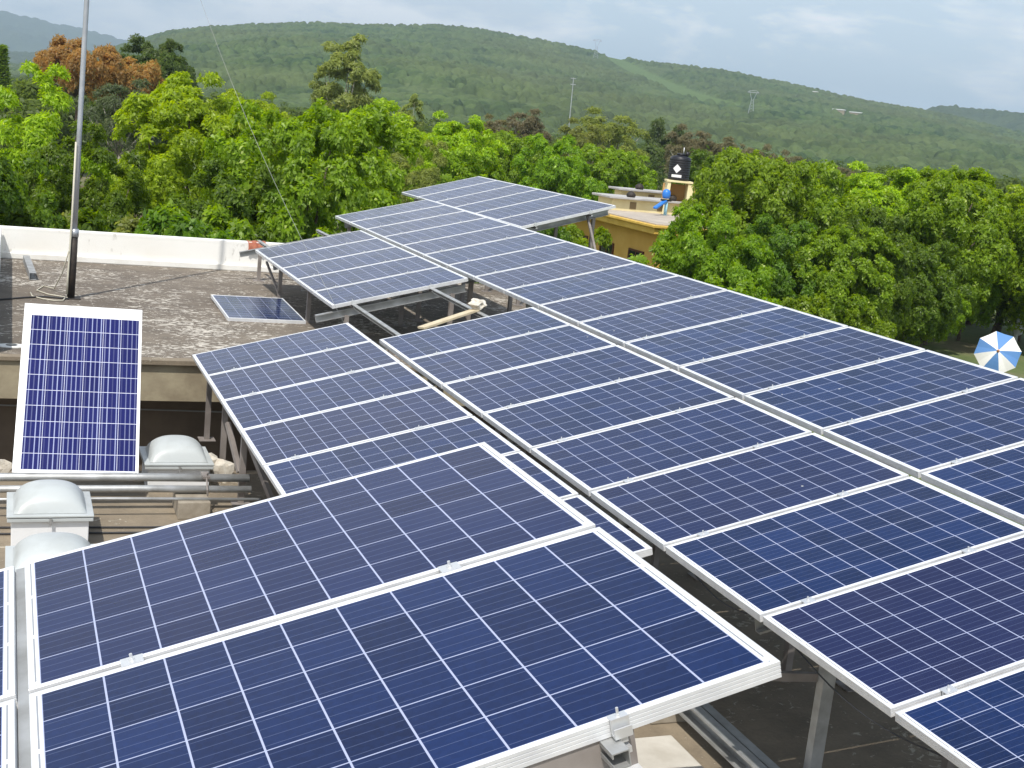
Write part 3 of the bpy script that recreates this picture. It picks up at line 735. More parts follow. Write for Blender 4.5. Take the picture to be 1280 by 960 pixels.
loose([(.72, 17.25, ROOF2+.62), (.66, 17.5, ROOF2+.3), (.58, 17.9, ROOF2+.03), (.45, 18.2, cz), (.36, 17.8, cz), (.5, 17.5, cz), (.68, 17.35, cz), (.73, 17.3, cz)], .008, M['beige'], 'looped beige cable hanging off the mast onto the roof')
loose([(.70, 17.28, .1*0 + ROOF2+.02), (.66, 17.05, cz), (.55, 17.02, cz), (.42, 17.12, cz), (.30, 17.3, cz), (.28, 17.6, cz)], .008, M['beige'], 'beige cable curled on the roof left of the mast base')
# aluminium profile leaning low near the parapet, drain hole
a_ = at_z(41, 346, ROOF2+.05); b2 = at_z(34, 319, ROOF2+.05)
single(MB().channel((a_.x, a_.y, ROOF2+.055), (b2.x-.02, b2.y-.6, ROOF2+.075), .09, .10), 'metal_profile', M['galv'], 'short grey metal profile lying on the roof near the white parapet', 'metal profile')
a_ = at_z(12, 433, ROOF2)
t = empty('roof_drain', (a_.x+.02, a_.y, ROOF2)); tag(t, 'small dark roof drain in a white patch at the left picture edge', 'drain')
MB().lathe([(0.005, .022), (.05, .022), (.06, .018)], 16).build('drain_cover', M['black'], t)
MB().lathe([(.061, .004), (.15, .002), (.15, .012), (.062, .018)], 16, Matrix.Scale(.7, 4, (0, 1, 0))).build('mortar_ring', M['white'], t)
# red cloth hanging over the parapet
cl = MB(); nx, ny = 10, 7; vs = []; fs = []
prof_ = [(PAR+.19, PT-.10), (PAR+.185, PT+.01), (PAR+.15, PT+.040), (PAR+.03, PT+.042), (PAR-.02, PT+.015), (PAR-.035, PT-.06), (PAR-.05, PT-.14)]
for j, (yy, zz) in enumerate(prof_):
    for i in range(nx+1): vs.append((3.62 + .30*i/nx + .01*math.sin(j*1.7), yy - .012*math.sin(i*1.9)*(j > 3), zz + .008*math.sin(i*1.3+j) - (.02*math.sin(i*.9) if j == 6 else 0)))
for j in range(6):
    for i in range(nx): fs.append((j*(nx+1)+i, j*(nx+1)+i+1, (j+1)*(nx+1)+i+1, (j+1)*(nx+1)+i))
single(cl.add(vs, fs), 'cloth', M['brick'], 'faded red cloth draped over the white parapet under the bare rails', 'cloth', smooth=True)

# ------------------------------------------------------------------ yellow building with tank
YB = noisy('yellow_cornice', (.62, .40, .07), (.70, .47, .10), 1.5, .8, 0, .15, .01)
YW = noisy('ochre_wall', (.60, .36, .08), (.66, .42, .11), 1.2, .9, 0, .2, .01)
CR = noisy('cream_paint', (.70, .60, .33), (.78, .69, .42), 1.2, .8)
CO = noisy('terrace_concrete', (.38, .33, .28), (.48, .42, .35), 1.1, .9)
SL = noisy('skylight_slab', (.36, .35, .34), (.48, .47, .46), 1.5, .8)
BZ = -3.25
yb = empty('yellow_building', (28, 50, GROUND)); tag(yb, 'yellow flat-roofed building with brown windows among the trees', 'building')
X0, X1, Y0, Y1 = 24.55, 33, 46.4, 57.5
part(MB().box((X0, Y0, GROUND), (X1, Y1, BZ-.5)), 'wall', YW, yb)
part(MB().box((X0-.55, Y0-.5, BZ-.42), (X1+.4, Y1+.4, BZ-.16)), 'cornice', YB, yb, bevel=.03)
part(MB().box((X0-.65, Y0-.6, BZ-.158), (X1+.5, Y1+.5, BZ-.05)), 'cornice', YB, yb, bevel=.02)
part(MB().box((X0-.45, Y0-.4, BZ-.048), (X1+.3, Y1+.3, BZ)), 'roof', CO, yb)
WB = mat('window_brown', (.10, .03, .018), .5); GLS = mat('window_glass', (.02, .025, .03), .08)
for yy in (48.3, 51.2, 54.0):
    wf = part(MB().box((X0-.06, yy-.7, -5.8), (X0-.002, yy-.62, -4.55)).box((X0-.06, yy+.62, -5.8), (X0-.002, yy+.7, -4.55)).box((X0-.06, yy-.62, -4.63), (X0-.002, yy+.62, -4.55)).box((X0-.06, yy-.62, -5.8), (X0-.002, yy+.62, -5.72)).box((X0-.055, yy-.035, -5.72), (X0-.002, yy+.035, -4.63)).box((X0-.05, yy-.62, -5.2), (X0-.002, yy+.62, -5.15)), 'window', WB, yb)
    gp = MB().box((X0-.03, yy-.61, -5.71), (X0-.004, yy+.61, -4.64)).build('pane', GLS, wf)
    part(MB().box((X0-.14, yy-.8, -5.92), (X0-.002, yy+.8, -5.81)), 'sill', CR, yb)
# cream raised roof lights with slabs
def roof_light(lo, hi, label, slab=.10, bays=3):
    t = empty('roof_light', ((lo[0]+hi[0])/2, (lo[1]+hi[1])/2, BZ)); tag(t, label, 'roof light', 'raised cream roof lights on the yellow building')
    inv = Matrix.Translation(-Vector(t.location))
    def P(mb, nm, m, **k): o = mb.build(nm, m, t, **k); o.matrix_parent_inverse = inv; return o
    P(MB().box((lo[0], lo[1], BZ), (hi[0], hi[1], lo[2])), 'base_wall', CR)
    P(MB().box((lo[0]-.25, lo[1]-.25, lo[2]+.002), (hi[0]+.25, hi[1]+.25, lo[2]+slab)), 'cover_slab', SL, bevel=.02)
    n = bays
    for i in range(n):
        xx = lo[0] + (hi[0]-lo[0])*(i+.75)/n
        P(MB().box((xx-.16, lo[1]-.02, BZ+.1), (xx+.16, lo[1]-.002, lo[2]-.1)), 'vent_opening', mat('vent_tan', (.22, .16, .08), .9))
    for i in range(2):
        xx = lo[0] + (hi[0]-lo[0])*(i+.45)/2
        P(MB().lathe([(.17, 0), (.21, .06), (.21, .15), (.10, .26), (0.002, .28)], 12, Matrix.Translation((xx, lo[1]+.1, lo[2]+slab))), 'roof_vent', M['poleb'], smooth=True)
roof_light((25.35, 52.9, BZ+.52), (29.6, 54.4, 0), 'nearest cream roof light with grey slab on the yellow building')
roof_light((27.0, 57.0-1.6, BZ+.80), (31.2, 57.0-.8, 0), 'farther cream roof light with pale slab on the yellow building', bays=2)
# tower and tank
TX, TY = 29.05, 55.1-2.3
TX, TY = at_d(843, 262, 60.2).x, at_d(843, 262, 60.2).y
t = empty('tank_tower', (TX, TY, BZ)); tag(t, 'cream tower with open front carrying the black water tank', 'tower')
tr = Matrix.Rotation(-math.atan2(TX, TY)*.75, 4, 'Z'); t.matrix_world = Matrix.Translation((TX, TY, BZ)) @ tr
zt = 1.48
sw = MB()
sw.add([(-.62, -.5, 0), (-.40, -.5, 0), (-.40, .6, 0), (-.62, .6, 0), (-.50, -.5, zt), (-.36, -.5, zt), (-.36, .6, zt), (-.50, .6, zt)], [(0,3,2,1),(4,5,6,7),(0,1,5,4),(1,2,6,5),(2,3,7,6),(3,0,4,7)])
sw.build('side_wall', CR, t)
MB().add([(.40, -.5, 0), (.98, -.5, 0), (.98, .6, 0), (.40, .6, 0), (.44, -.5, zt), (.62, -.5, zt-.06), (.62, .6, zt-.06), (.44, .6, zt)], [(0,3,2,1),(4,5,6,7),(0,1,5,4),(1,2,6,5),(2,3,7,6),(3,0,4,7)]).build('side_wall', CR, t)
MB().box((-.60, .45, 0), (.9, .6, zt-.1)).build('back_wall', mat('ochre_inner', (.50, .30, .12), .9), t)
MB().box((-.56, -.55, zt+.002), (.64, .62, zt+.09)).build('top_slab', CR, t, bevel=.01)
TB = BZ + zt + .092
tk = empty('water_tank', (TX, TY+.02, TB)); tk.matrix_world = Matrix.Translation((TX, TY, TB)) @ tr; tag(tk, 'black ribbed cylindrical water tank with white diamond emblem on the cream tower', 'water tank')
prof = [(.40, 0), (.47, .01)]
for i in range(9): z_ = .04 + i*.105; prof += [(.475, z_), (.492, z_+.03), (.492, z_+.07), (.475, z_+.1)]
prof += [(.475, 1.0), (.44, 1.06), (.22, 1.13), (.20, 1.14)]
TKB = mat('tank_black', (.010, .010, .014), .4)
MB().lathe(prof, 32).build('tank_body', TKB, tk, smooth=True)
MB().lathe([(.20, 1.141), (.21, 1.20), (.14, 1.23), (.002, 1.235)], 20).build('lid', TKB, tk, smooth=True)
MB().tube([(.10, .0, 1.22), (.10, 0, 1.5)], .018, 8).build('vent_pipe', M['curb'], tk, smooth=True)
MB().lathe([(.07, 1.1), (.07, 1.3), (.002, 1.31)], 12, Matrix.Translation((.28, 0, 0))).build('fitting', TKB, tk, smooth=True)
WH = mat('emblem_white', (.85, .85, .85), .5)
def curved(poly_fn, name):
    vs = []; fs = []; n = 12
    for j in range(n+1):
        s_ = j/n
        x0_, x1_, z_ = poly_fn(s_)
        for i in range(7):
            x_ = x0_ + (x1_-x0_)*i/6; a = x_/.497
            vs.append((.497*math.sin(a - .35), -.497*math.cos(a - .35), z_))
    for j in range(n):
        for i in range(6): fs.append((j*7+i, j*7+i+1, (j+1)*7+i+1, (j+1)*7+i))
    return MB().add(vs, fs).build(name, WH, tk)
curved(lambda s: (-.19*(1-abs(2*s-1)) - .001, .19*(1-abs(2*s-1)) + .001, .33 + .40*s), 'emblem')
curved(lambda s: (-.24, .24, .14 + .12*s), 'lettering_band')
# blue thing
BL = mat('blue_plastic', (.03, .19, .62), .35); BL2 = mat('pale_blue', (.35, .62, .75), .5)
bc = at_d(833, 243, 58.6)
t = empty('blue_pump', (bc.x, bc.y, BZ)); tag(t, 'bright blue rounded pump with slanting arm on a pale stand before the cream tower', 'pump')
h_ = bc.z - BZ
MB().lathe([(.02, -.2), (.16, -.18), (.19, -.05), (.19, .08), (.15, .18), (.07, .23), (.005, .24)], 18, Matrix.Translation((0, 0, h_))).build('pump_head', BL, t, smooth=True)
MB().beam((0, 0, h_-.28), (-.78, -.55, h_-.62), .20, .10).build('arm', BL, t, bevel=.03)
MB().box((-.22, -.1, h_-.30), (.26, .1, h_-.22)).build('bracket', M['black'], t, bevel=.02)
MB().tube([(.08, 0, 0), (.08, 0, h_-.28)], .05, 10).tube([(.0, 0, .0), (.0, 0, h_-.28)], .03, 8).build('stand', BL2, t, smooth=True)

# ------------------------------------------------------------------ parasol and post at the right
pc = at_z(1247, 441, GROUND + 1.05)
t = empty('parasol', (pc.x, pc.y, GROUND)); tag(t, 'blue and white striped parasol tilted toward the array at the right edge', 'parasol')
dirn = (Vector((0, 0, 0)) - pc).normalized(); dirn = (dirn + Vector((-.05, -.1, .30))).normalized()
q = dirn.to_track_quat('Z', 'Y').to_matrix().to_4x4(); rel = Vector((0, 0, 1.05))
wt_ = mat('parasol_white', (.80, .80, .77), .8); bl_ = mat('parasol_blue', (.10, .24, .52), .7)
Rr_ = .80
for k in range(8):
    vs = []; fs = []; nn = 6
    for j in range(nn+1):
        s_ = j/nn
        for a in (k, k+.5, k+1):
            an = 2*math.pi*a/8 + .2; rr_ = Rr_*s_ * (1 if a != k+.5 else (.915))
            vs.append(q @ Vector((rr_*math.cos(an), rr_*math.sin(an), .30*(1-s_**1.5) - .03*(a == k+.5)*s_)) + rel)
    for j in range(nn):
        for i in range(2): fs.append((j*3+i, j*3+i+1, (j+1)*3+i+1, (j+1)*3+i))
    MB().add(vs, fs).build('canopy_segment', (wt_ if k % 2 == 0 else bl_), t)
MB().tube([q @ Vector((0, 0, .38)) + rel, q @ Vector((0, 0, -.5)) + rel, q @ Vector((0, 0, -1.1)) + rel], .02, 8).build('pole', M['poleg'], t)
MB().lathe([(.06, .27), (.05, .32), (.01, .40)], 12, Matrix.Translation(rel) @ q).build('finial', mat('finial_orange', (.70, .32, .16), .6), t)
for s_ in (-1, 1):
    MB().tube([q @ Vector((.1*s_, 0, -.4)) + rel, (.75*s_, .35, 0)], .02, 6).build('leg', M['brown'], t)
wp_ = at_z(1268, 429, GROUND); wt2 = at_d(1274, 393, math.hypot(wp_.x, wp_.y))
t = empty('white_post', (wp_.x, wp_.y, GROUND)); tag(t, 'slim white post with a bulging cover behind the parasol', 'post')
hh = wt2.z - GROUND
MB().tube([(0, 0, 0), (0, 0, hh*.6), (0, 0, hh)], [.10, .09, .07], 10).build('shaft', M['curb'], t, smooth=True)
MB().lathe([(.06, hh-.95), (.19, hh-.85), (.22, hh-.6), (.14, hh-.4), (.07, hh-.3)], 14, Matrix.Translation((.09, 0, 0))).build('cover', M['curb'], t, smooth=True)

# ------------------------------------------------------------------ trees
def leaves(pos, axis, n_leaf, ll, lw, rng, droop=.25, spread=.9):
    """rosettes of folded leaf blades; pos, axis: (N,3)"""
    Nn = len(pos); K = n_leaf
    P = np.repeat(pos, K, 0); A = np.repeat(axis, K, 0)
    rnd = rng.normal(size=(Nn*K, 3)); rnd -= (rnd*A).sum(1, keepdims=True)*A
    rnd /= np.linalg.norm(rnd, axis=1, keepdims=True) + 1e-9
    D = A*rng.uniform(.05, .65, (Nn*K, 1)) + rnd*spread; D[:, 2] -= droop*rng.uniform(0, 1, Nn*K)
    D /= np.linalg.norm(D, axis=1, keepdims=True)
    S = np.cross(D, A + rng.normal(scale=.35, size=A.shape)); S /= np.linalg.norm(S, axis=1, keepdims=True) + 1e-9
    Nr = np.cross(S, D)
    l = ll*rng.uniform(.65, 1.25, (Nn*K, 1)); w_ = lw*rng.uniform(.7, 1.25, (Nn*K, 1))
    P = P + rng.normal(scale=ll*.22, size=P.shape)
    V = np.stack([P, P + D*l*.5 + S*w_*.5 + Nr*w_*.18, P + D*l - Nr*l*.12, P + D*l*.5 - S*w_*.5 + Nr*w_*.18], 1).reshape(-1, 3)
    Fq = np.arange(Nn*K*4).reshape(-1, 4)
    a = np.repeat(np.clip(np.repeat(rng.uniform(0, .75, Nn), K) + rng.uniform(-.2, .25, Nn*K), 0, 1), 4)
    return V, Fq, a
def crown_points(rng, rad, n_cl, n_ros, lo=-.55, clr=(.20, .34), open_=0.0, top=1.0):
    rx, ry, rz = rad
    d = rng.normal(size=(n_cl, 3)); d /= np.linalg.norm(d, axis=1, keepdims=True)
    d[:, 2] = np.where(d[:, 2] < lo, -d[:, 2]*.6, d[:, 2])
    rr = rng.uniform(.66, .95, (n_cl, 1)); rr[:n_cl//5] *= .5
    ph = rng.uniform(0, 6.28, 3)
    wob = 1 + .09*np.sin(3*np.arctan2(d[:, 1], d[:, 0]) + ph[0]) + .08*np.sin(2*d[:, 2]*3 + ph[1] + 2*d[:, 0])
    cc = d*rr*wob[:, None]*np.array([rx, ry, rz])
    cr_ = rng.uniform(clr[0], clr[1], n_cl)*(rx+ry+rz)/3
    k = rng.choice(n_cl, n_ros, p=(cr_**2)/(cr_**2).sum())
    e = rng.normal(size=(n_ros, 3)); e /= np.linalg.norm(e, axis=1, keepdims=True)
    out = cc[k]/np.linalg.norm(cc[k], axis=1, keepdims=True)
    e = e + out*.55 + np.array([-.10, -.15, .70]); e /= np.linalg.norm(e, axis=1, keepdims=True)
    p = cc[k] + e*(cr_[k]*rng.uniform(.55, 1.08, n_ros))[:, None]
    return p, e, cc, cr_
def tree_mesh(seed, rad, zc, n_cl, n_ros, n_leaf, ll, lw, material, trunk_h=None, trunk_r=.16, bark=None, clr=(.20, .34), lo=-.55, droop=.25, limbs=9, stems=1):
    rng = np.random.RandomState(seed)
    p, e, cc, cr_ = crown_points(rng, rad, n_cl, n_ros, lo, clr)
    p = p + np.array([0, 0, zc])
    V, Fq, a = leaves(p, e, n_leaf, ll, lw, rng, droop)
    cm = np_mesh('crown', V, Fq, material, attrs={'leaf': a})
    tb = MB(); th = trunk_h or zc - rad[2]*.55
    fork = Vector((rng.uniform(-.15, .15), rng.uniform(-.15, .15), th))
    for s_ in range(stems):
        b0 = Vector((rng.uniform(-.3, .3)*(stems > 1), rng.uniform(-.3, .3)*(stems > 1), -.1))
        tb.tube([b0, b0.lerp(fork, .35) + Vector((rng.uniform(-.12, .12), rng.uniform(-.12, .12), 0)), b0.lerp(fork, .7) + Vector((rng.uniform(-.1, .1), 0, 0)), fork], [trunk_r*1.35, trunk_r*1.02, trunk_r*.9, trunk_r*.8], 9)
    idx = rng.choice(n_cl, min(limbs, n_cl), replace=False)
    for i in idx:
        c_ = Vector(cc[i]) + Vector((0, 0, zc)); m1 = fork.lerp(c_, .45) + Vector((rng.uniform(-.3, .3), rng.uniform(-.3, .3), -.1*rad[2]))
        tb.tube([fork - Vector((0, 0, .2)), m1, c_], [trunk_r*.55, trunk_r*.36, trunk_r*.12], 6)
    return cm, tb, bark or M['bark']
PROTO = {}
def tree(proto, loc, label, scale=1.0, rot=0, group=None, cat='tree', name='tree', zs=1.0, mat_=None):
    cm, tb, bk = PROTO[proto][:3]
    if len(PROTO[proto]) == 3:
        tmp = tb.build('trunk', bk, smooth=True); C.objects.unlink(tmp); PROTO[proto] = (cm, tb, bk, tmp.data)
    t = empty(name, loc); t.rotation_euler.z = rot; t.scale = (scale, scale, scale*zs)
    tag(t, label, cat, group)
    me = cm
    if mat_:
        key = (proto, mat_)
        if key not in PROTO: PROTO[key] = cm.copy(); PROTO[key].materials[0] = LM[mat_]
        me = PROTO[key]
    for nm, d_ in (('crown', me), ('trunk', PROTO[proto][3])):
        o = bpy.data.objects.new(nm, d_); C.objects.link(o); o.parent = t
    return t
# crowns are in metres, tree standing at z = 0
PROTO['big1'] = tree_mesh(1, (3.3, 3.2, 3.1), 3.95, 190, 9500, 8, .155, .075, LM['lush'], lo=-.9, clr=(.10, .20), droop=.02)
PROTO['big2'] = tree_mesh(2, (3.1, 3.4, 3.0), 3.85, 170, 9000, 8, .16, .078, LM['deep'], lo=-.9, clr=(.11, .21), droop=.02)
PROTO['big3'] = tree_mesh(3, (2.9, 2.9, 3.0), 4.1, 170, 9000, 8, .15, .062, LM['bright'], lo=-.9, clr=(.10, .19), droop=.02)
PROTO['loose'] = tree_mesh(4, (3.0, 2.8, 3.1), 4.1, 130, 8000, 8, .15, .05, LM['bright'], lo=-.9, clr=(.09, .19), droop=.12)
PROTO['mid'] = tree_mesh(5, (3.0, 3.0, 2.6), 4.0, 50, 2100, 6, .40, .15, LM['forest'], lo=-.8)
PROTO['flat'] = tree_mesh(6, (5.4, 5.0, 2.7), 8.4, 90, 3600, 7, .42, .13, LM['orange'], lo=-.35, clr=(.12, .24), trunk_r=.3, limbs=16)
PROTO['airy'] = tree_mesh(7, (2.7, 2.7, 5.0), 8.6, 80, 2600, 8, .34, .11, LM['pale'], lo=-.95, clr=(.11, .23), trunk_r=.13, bark=M['bark_pale'], droop=.7, limbs=26, trunk_h=5.0)
PROTO['bush'] = tree_mesh(8, (1.7, 1.7, 1.5), 1.6, 70, 3200, 8, .14, .065, LM['bright'], lo=-.95, clr=(.13, .26), droop=.02, trunk_h=.5, trunk_r=.07)
PROTO['wispy'] = tree_mesh(9, (3.4, 3.2, 3.4), 5.6, 60, 1500, 7, .36, .10, LM['tan'], lo=-.7, clr=(.12, .24), droop=.5, limbs=24, bark=M['bark_pale'])

def T(proto, px_, ytop, D, label, R_px=None, zs=None, rot=None, mat_=None, group=None, base=GROUND, **k):
    """tree whose crown top shows at pixel (px_, ytop) when it stands D metres away on the ground"""
    top = at_d(px_, ytop, D); cm = PROTO[proto][0]
    co = np.empty(len(cm.vertices)*3, dtype=np.float32); cm.vertices.foreach_get('co', co); co = co.reshape(-1, 3)
    hh = np.percentile(co[:, 2], 99.7); ww = np.percentile(np.hypot(co[:, 0], co[:, 1]), 97)
    s_ = (R_px*D/F_PX)/ww if R_px else (top.z - base)/hh
    s_ = max(s_, (top.z - base)/hh/1.3)
    z_ = (top.z - base)/(hh*s_)
    return tree(proto, (top.x, top.y, base), label, s_, rot if rot is not None else random.uniform(0, 6.28), group, zs=z_, mat_=mat_, **k)
GN = 'leafy green trees beyond the flat roof'
# left side, behind the parapet
T('loose', 20, 82, 33, 'tall bright green tree at the left picture edge behind the parapet', 118, group=GN)
T('loose', 118, 160, 31, 'dull green loose tree rising right behind the grey mast', 92, mat_='deep', group=GN)
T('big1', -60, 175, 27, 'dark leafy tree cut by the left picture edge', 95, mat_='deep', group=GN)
T('big3', 228, 96, 38, 'bright yellow-green tree between the mast and the round dark tree', 110, group=GN)
T('big1', 392, 132, 33, 'large round lush tree directly behind the bare rails', 116, group=GN)
T('big2', 285, 205, 31, 'dark bushy tree low behind the parapet, left of the large round one', 62, group=GN)
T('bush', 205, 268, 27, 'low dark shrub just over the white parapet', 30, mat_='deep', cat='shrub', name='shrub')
T('bush', 150, 275, 28, 'low yellowish shrub over the parapet right of the mast', 26, mat_='olive', cat='shrub', name='shrub')
T('bush', 262, 262, 29, 'low green shrub over the parapet near the round tree', 34, mat_='lush', cat='shrub', name='shrub')
T('bush', 45, 262, 27, 'low dark shrub over the parapet left of the mast', 40, mat_='deep', cat='shrub', name='shrub')
T('big3', 318, 118, 62, 'yellow-green tree top peeping over the dark bushy one', 70, group=GN)
T('big3', 470, 128, 58, 'bright green tree right of the round lush tree', 80, mat_='bright', group=GN)
T('big3', 575, 146, 62, 'bright green tree above the farthest solar panels', 66, group=GN)
T('loose', 528, 178, 48, 'small olive tree just left of the farthest panel block', 42, mat_='olive', group=GN)
T('big1', 640, 168, 75, 'green tree behind the far corner of the panels', 62, group=GN)
T('big2', 700, 172, 72, 'green tree under the slender distant mast', 52, mat_='lush', group=GN)
T('big1', 768, 186, 76, 'green tree left of the black water tank', 60, group=GN)
T('bush', 590, 205, 60, 'small lush bush behind the farthest panels', 50, mat_='lush', cat='shrub', name='shrub')
# right group
T('big1', 948, 194, 47, 'big leafy green tree right of the cream tower', 76, mat_='lush', group=GN)
T('bush', 836, 304, 41, 'bright leafy bush in front of the yellow building', 46, mat_='lush', cat='shrub', name='shrub')
T('big2', 1010, 205, 49, 'big leafy green tree above the middle of the right column', 100, mat_='lush', group=GN)
T('big3', 1100, 210, 56, 'bright leafy tree with light crown left of the parasol', 88, group=GN)
T('big1', 1190, 212, 56, 'big leafy tree with dark trunk just left of the parasol', 92, mat_='lush', group=GN)
T('big3', 1275, 236, 62, 'bright yellow-green tree at the right picture edge above the parasol', 80, group=GN)
T('big2', 1085, 262, 46, 'dark green tree low behind the right column', 78, group=GN)
T('big1', 1350, 240, 58, 'leafy tree just outside the right picture edge', 90, group=GN)
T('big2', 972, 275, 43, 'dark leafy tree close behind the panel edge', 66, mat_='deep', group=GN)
for x_, y_, D_, R_, pr_n, m_, lb in (
    (902, 262, 41, 52, 'big2', 'lush', 'green tree filling the space left of the dark one behind the panel edge'),
    (1050, 285, 44, 78, 'big1', 'lush', 'lush low tree in front of the middle of the right group'),
    (1150, 300, 50, 66, 'big2', 'deep', 'dark low tree in front of the right end of the right group'),
    (1232, 286, 66, 70, 'big1', 'deep', 'dark tree in the back above the parasol'),
    (1216, 322, 59, 40, 'big2', 'lush', 'low green tree filling the space between dark trunk and parasol'),
    (1290, 330, 62, 50, 'big2', 'deep', 'dark low tree behind the white post at the right edge'),
    (1165, 345, 53, 50, 'big1', 'lush', 'low lush tree touching the panel edge left of the dark trunk'),
    (1060, 232, 70, 100, 'big1', 'lush', 'broad tree in the back row of the right group'),
    (985, 222, 68, 90, 'big2', 'lush', 'tree in the back row of the right group, left of the broad one'),
    (1160, 226, 74, 96, 'big1', 'bright', 'bright tree in the back row of the right group')):
    T(pr_n, x_, y_, D_, lb, R_, mat_=m_, group=GN)
for x_, y_, D_, R_, lb in ((925, 352, 37, 46, 'bright bush touching the panel edge, leftmost of three'), (1010, 372, 38, 44, 'bright bush touching the panel edge, middle of three'), (1085, 385, 42, 44, 'bright bush touching the panel edge, rightmost of three')):
    T('bush', x_, y_, D_, lb, R_, mat_='lush', cat='shrub', name='shrub')
T('bush', 722, 284, 44, 'small bush under the overhanging far panels', 34, mat_='lush', cat='shrub', name='shrub')
T('big2', 890, 192, 82, 'dark green tree behind the right side of the cream tower', 40, mat_='deep', group=GN)
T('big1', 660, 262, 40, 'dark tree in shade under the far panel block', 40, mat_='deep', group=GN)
# distant trees with a look of their own
GD = 'distant trees of the valley'
T('flat', 100, 50, 105, 'rust orange blossoming tree at the upper left', 50, group=GD)
T('flat', 163, 74, 108, 'smaller rust orange tree right of the mast', 44, group=GD)
T('big2', 184, 48, 118, 'dark green rounded tree beside the orange ones', 52, mat_='forest', group=GD)
T('big1', 204, 68, 112, 'dark green tree low on the right of the rounded one', 36, mat_='forest', group=GD)
T('wispy', 150, 98, 84, 'grey-green tree under the orange tree', 48, mat_='grey', group=GD)
T('airy', 437, 44, 112, 'tall airy olive tree with pale trunk standing out against the hill', 42, group=GD)
T('airy', 515, 119, 115, 'small spiky olive tree against the hill', 11, group=GD)
T('wispy', 770, 138, 140, 'wide tan-green tree behind the slender mast', 48, mat_='olive', group=GD)
T('wispy', 735, 150, 136, 'tan-green tree beside the slender mast', 34, mat_='olive', group=GD)
T('wispy', 655, 136, 145, 'brownish thin tree left of the slender mast', 34, mat_='brown', group=GD)
T('wispy', 625, 145, 150, 'brownish thin tree above the farthest panels', 26, mat_='tan', group=GD)
T('wispy', 870, 158, 150, 'brown leafless-looking tree over the black water tank', 34, mat_='brown', group=GD)
T('wispy', 910, 172, 150, 'brown thin tree right of the black water tank', 30, mat_='brown', group=GD)
T('wispy', 945, 180, 120, 'reddish brown tree above the right group', 22, mat_='brown', group=GD)
T('wispy', 995, 190, 130, 'brown thin tree above the right group of trees', 24, mat_='brown', group=GD)
T('wispy', 1055, 205, 130, 'brown low tree above the right group of trees', 26, mat_='brown', group=GD)
T('mid', 830, 150, 190, 'dark green tree on the plain behind the tank', 24, mat_='forest', group=GD)
for i, (x_, y_) in enumerate(((4, 58),)):
    b_ = at_d(x_, y_, 150); t = empty('cypress', (b_.x, b_.y, GROUND)); tag(t, 'thin dark cypress at the left picture edge', 'tree')
    rng = np.random.RandomState(4); n_ = 900; hh = b_.z - GROUND
    zz = rng.uniform(.1, 1, n_); an = rng.uniform(0, 6.28, n_); rad_ = .9*np.sin(np.clip(zz, 0, 1)**.6*math.pi)*rng.uniform(.5, 1, n_) + .05
    p = np.stack([rad_*np.cos(an), rad_*np.sin(an), zz*hh], -1); e = np.stack([np.cos(an)*.4, np.sin(an)*.4, np.ones(n_)], -1); e /= np.linalg.norm(e, axis=1, keepdims=True)
    V, Fq, a = leaves(p, e, 6, .45, .12, rng, 0)
    o = bpy.data.objects.new('crown', np_mesh('crown', V, Fq, LM['deep'], attrs={'leaf': a})); C.objects.link(o); o.parent = t
    MB().tube([(0, 0, 0), (0, 0, hh*.8)], [.15, .05], 8).build('trunk', M['bark'], t)

# far-off wood between the plain's trees and the foot of the hill: nobody could count it
def woodland():
    rng = np.random.RandomState(12); Vs = []; Fs = []; As = []; off = 0
    n = 620
    for i in range(n):
        az = R(rng.uniform(-4, 48)); r = 95 + 360*rng.uniform(0, 1)**.75
        sz = rng.uniform(2.2, 4.0); hgt = rng.uniform(4.2, 6.6)
        nros = int(np.interp(r, [95, 460], [340, 130])); ll = np.interp(r, [95, 460], [.55, .95])
        p, e, _, _ = crown_points(rng, (sz, sz, hgt*.45), 16, nros, -.9, (.3, .5))
        p = p + np.array([r*math.sin(az), r*math.cos(az), GROUND + hgt*.52])
        V, Fq, a = leaves(p, e, 4, ll, ll*.42, rng)
        Vs.append(V); Fs.append(Fq + off); As.append(np.clip(a*.6 + rng.uniform(0, .4), 0, 1)); off += len(V)
    me = np_mesh('distant_wood', np.concatenate(Vs), np.concatenate(Fs), LM['forest'], attrs={'leaf': np.concatenate(As)})
    o = bpy.data.objects.new('distant_wood', me); C.objects.link(o); o['kind'] = 'stuff'
    tag(o, 'far-off scrub woodland between the near trees and the hill', 'woodland')
woodland()

# small houses glimpsed between the left trees
def hut(x, y, D, wx, wy, h, label, roofcol, wallcol, name='small_house'):
    p = at_d(x, y, D); t = empty(name, (p.x, p.y, GROUND)); t.rotation_euler.z = -.3; tag(t, label, 'house', 'small houses glimpsed between the trees')
    zt_ = p.z - GROUND
    MB().box((-wx/2, -wy/2, 0), (wx/2, wy/2, zt_-.3)).build('wall', wallcol, t)
    MB().add([(-wx/2-.3, -wy/2-.3, zt_-.45), (wx/2+.3, -wy/2-.3, zt_-.45), (wx/2+.3, wy/2+.3, zt_+.1), (-wx/2-.3, wy/2+.3, zt_+.1), (-wx/2-.3, -wy/2-.3, zt_-.36), (wx/2+.3, -wy/2-.3, zt_-.36), (wx/2+.3, wy/2+.3, zt_+.19), (-wx/2-.3, wy/2+.3, zt_+.19)],
             [(0,3,2,1),(4,5,6,7),(0,1,5,4),(1,2,6,5),(2,3,7,6),(3,0,4,7)]).build('roof', roofcol, t)
    MB().box((-.5, -wy/2-.03, .1), (.4, -wy/2-.004, 2.1)).build('door', M['brown'], t)
TN = mat('tin_roof', (.62, .63, .65), .5); OC = mat('ochre_house', (.45, .30, .13), .9)
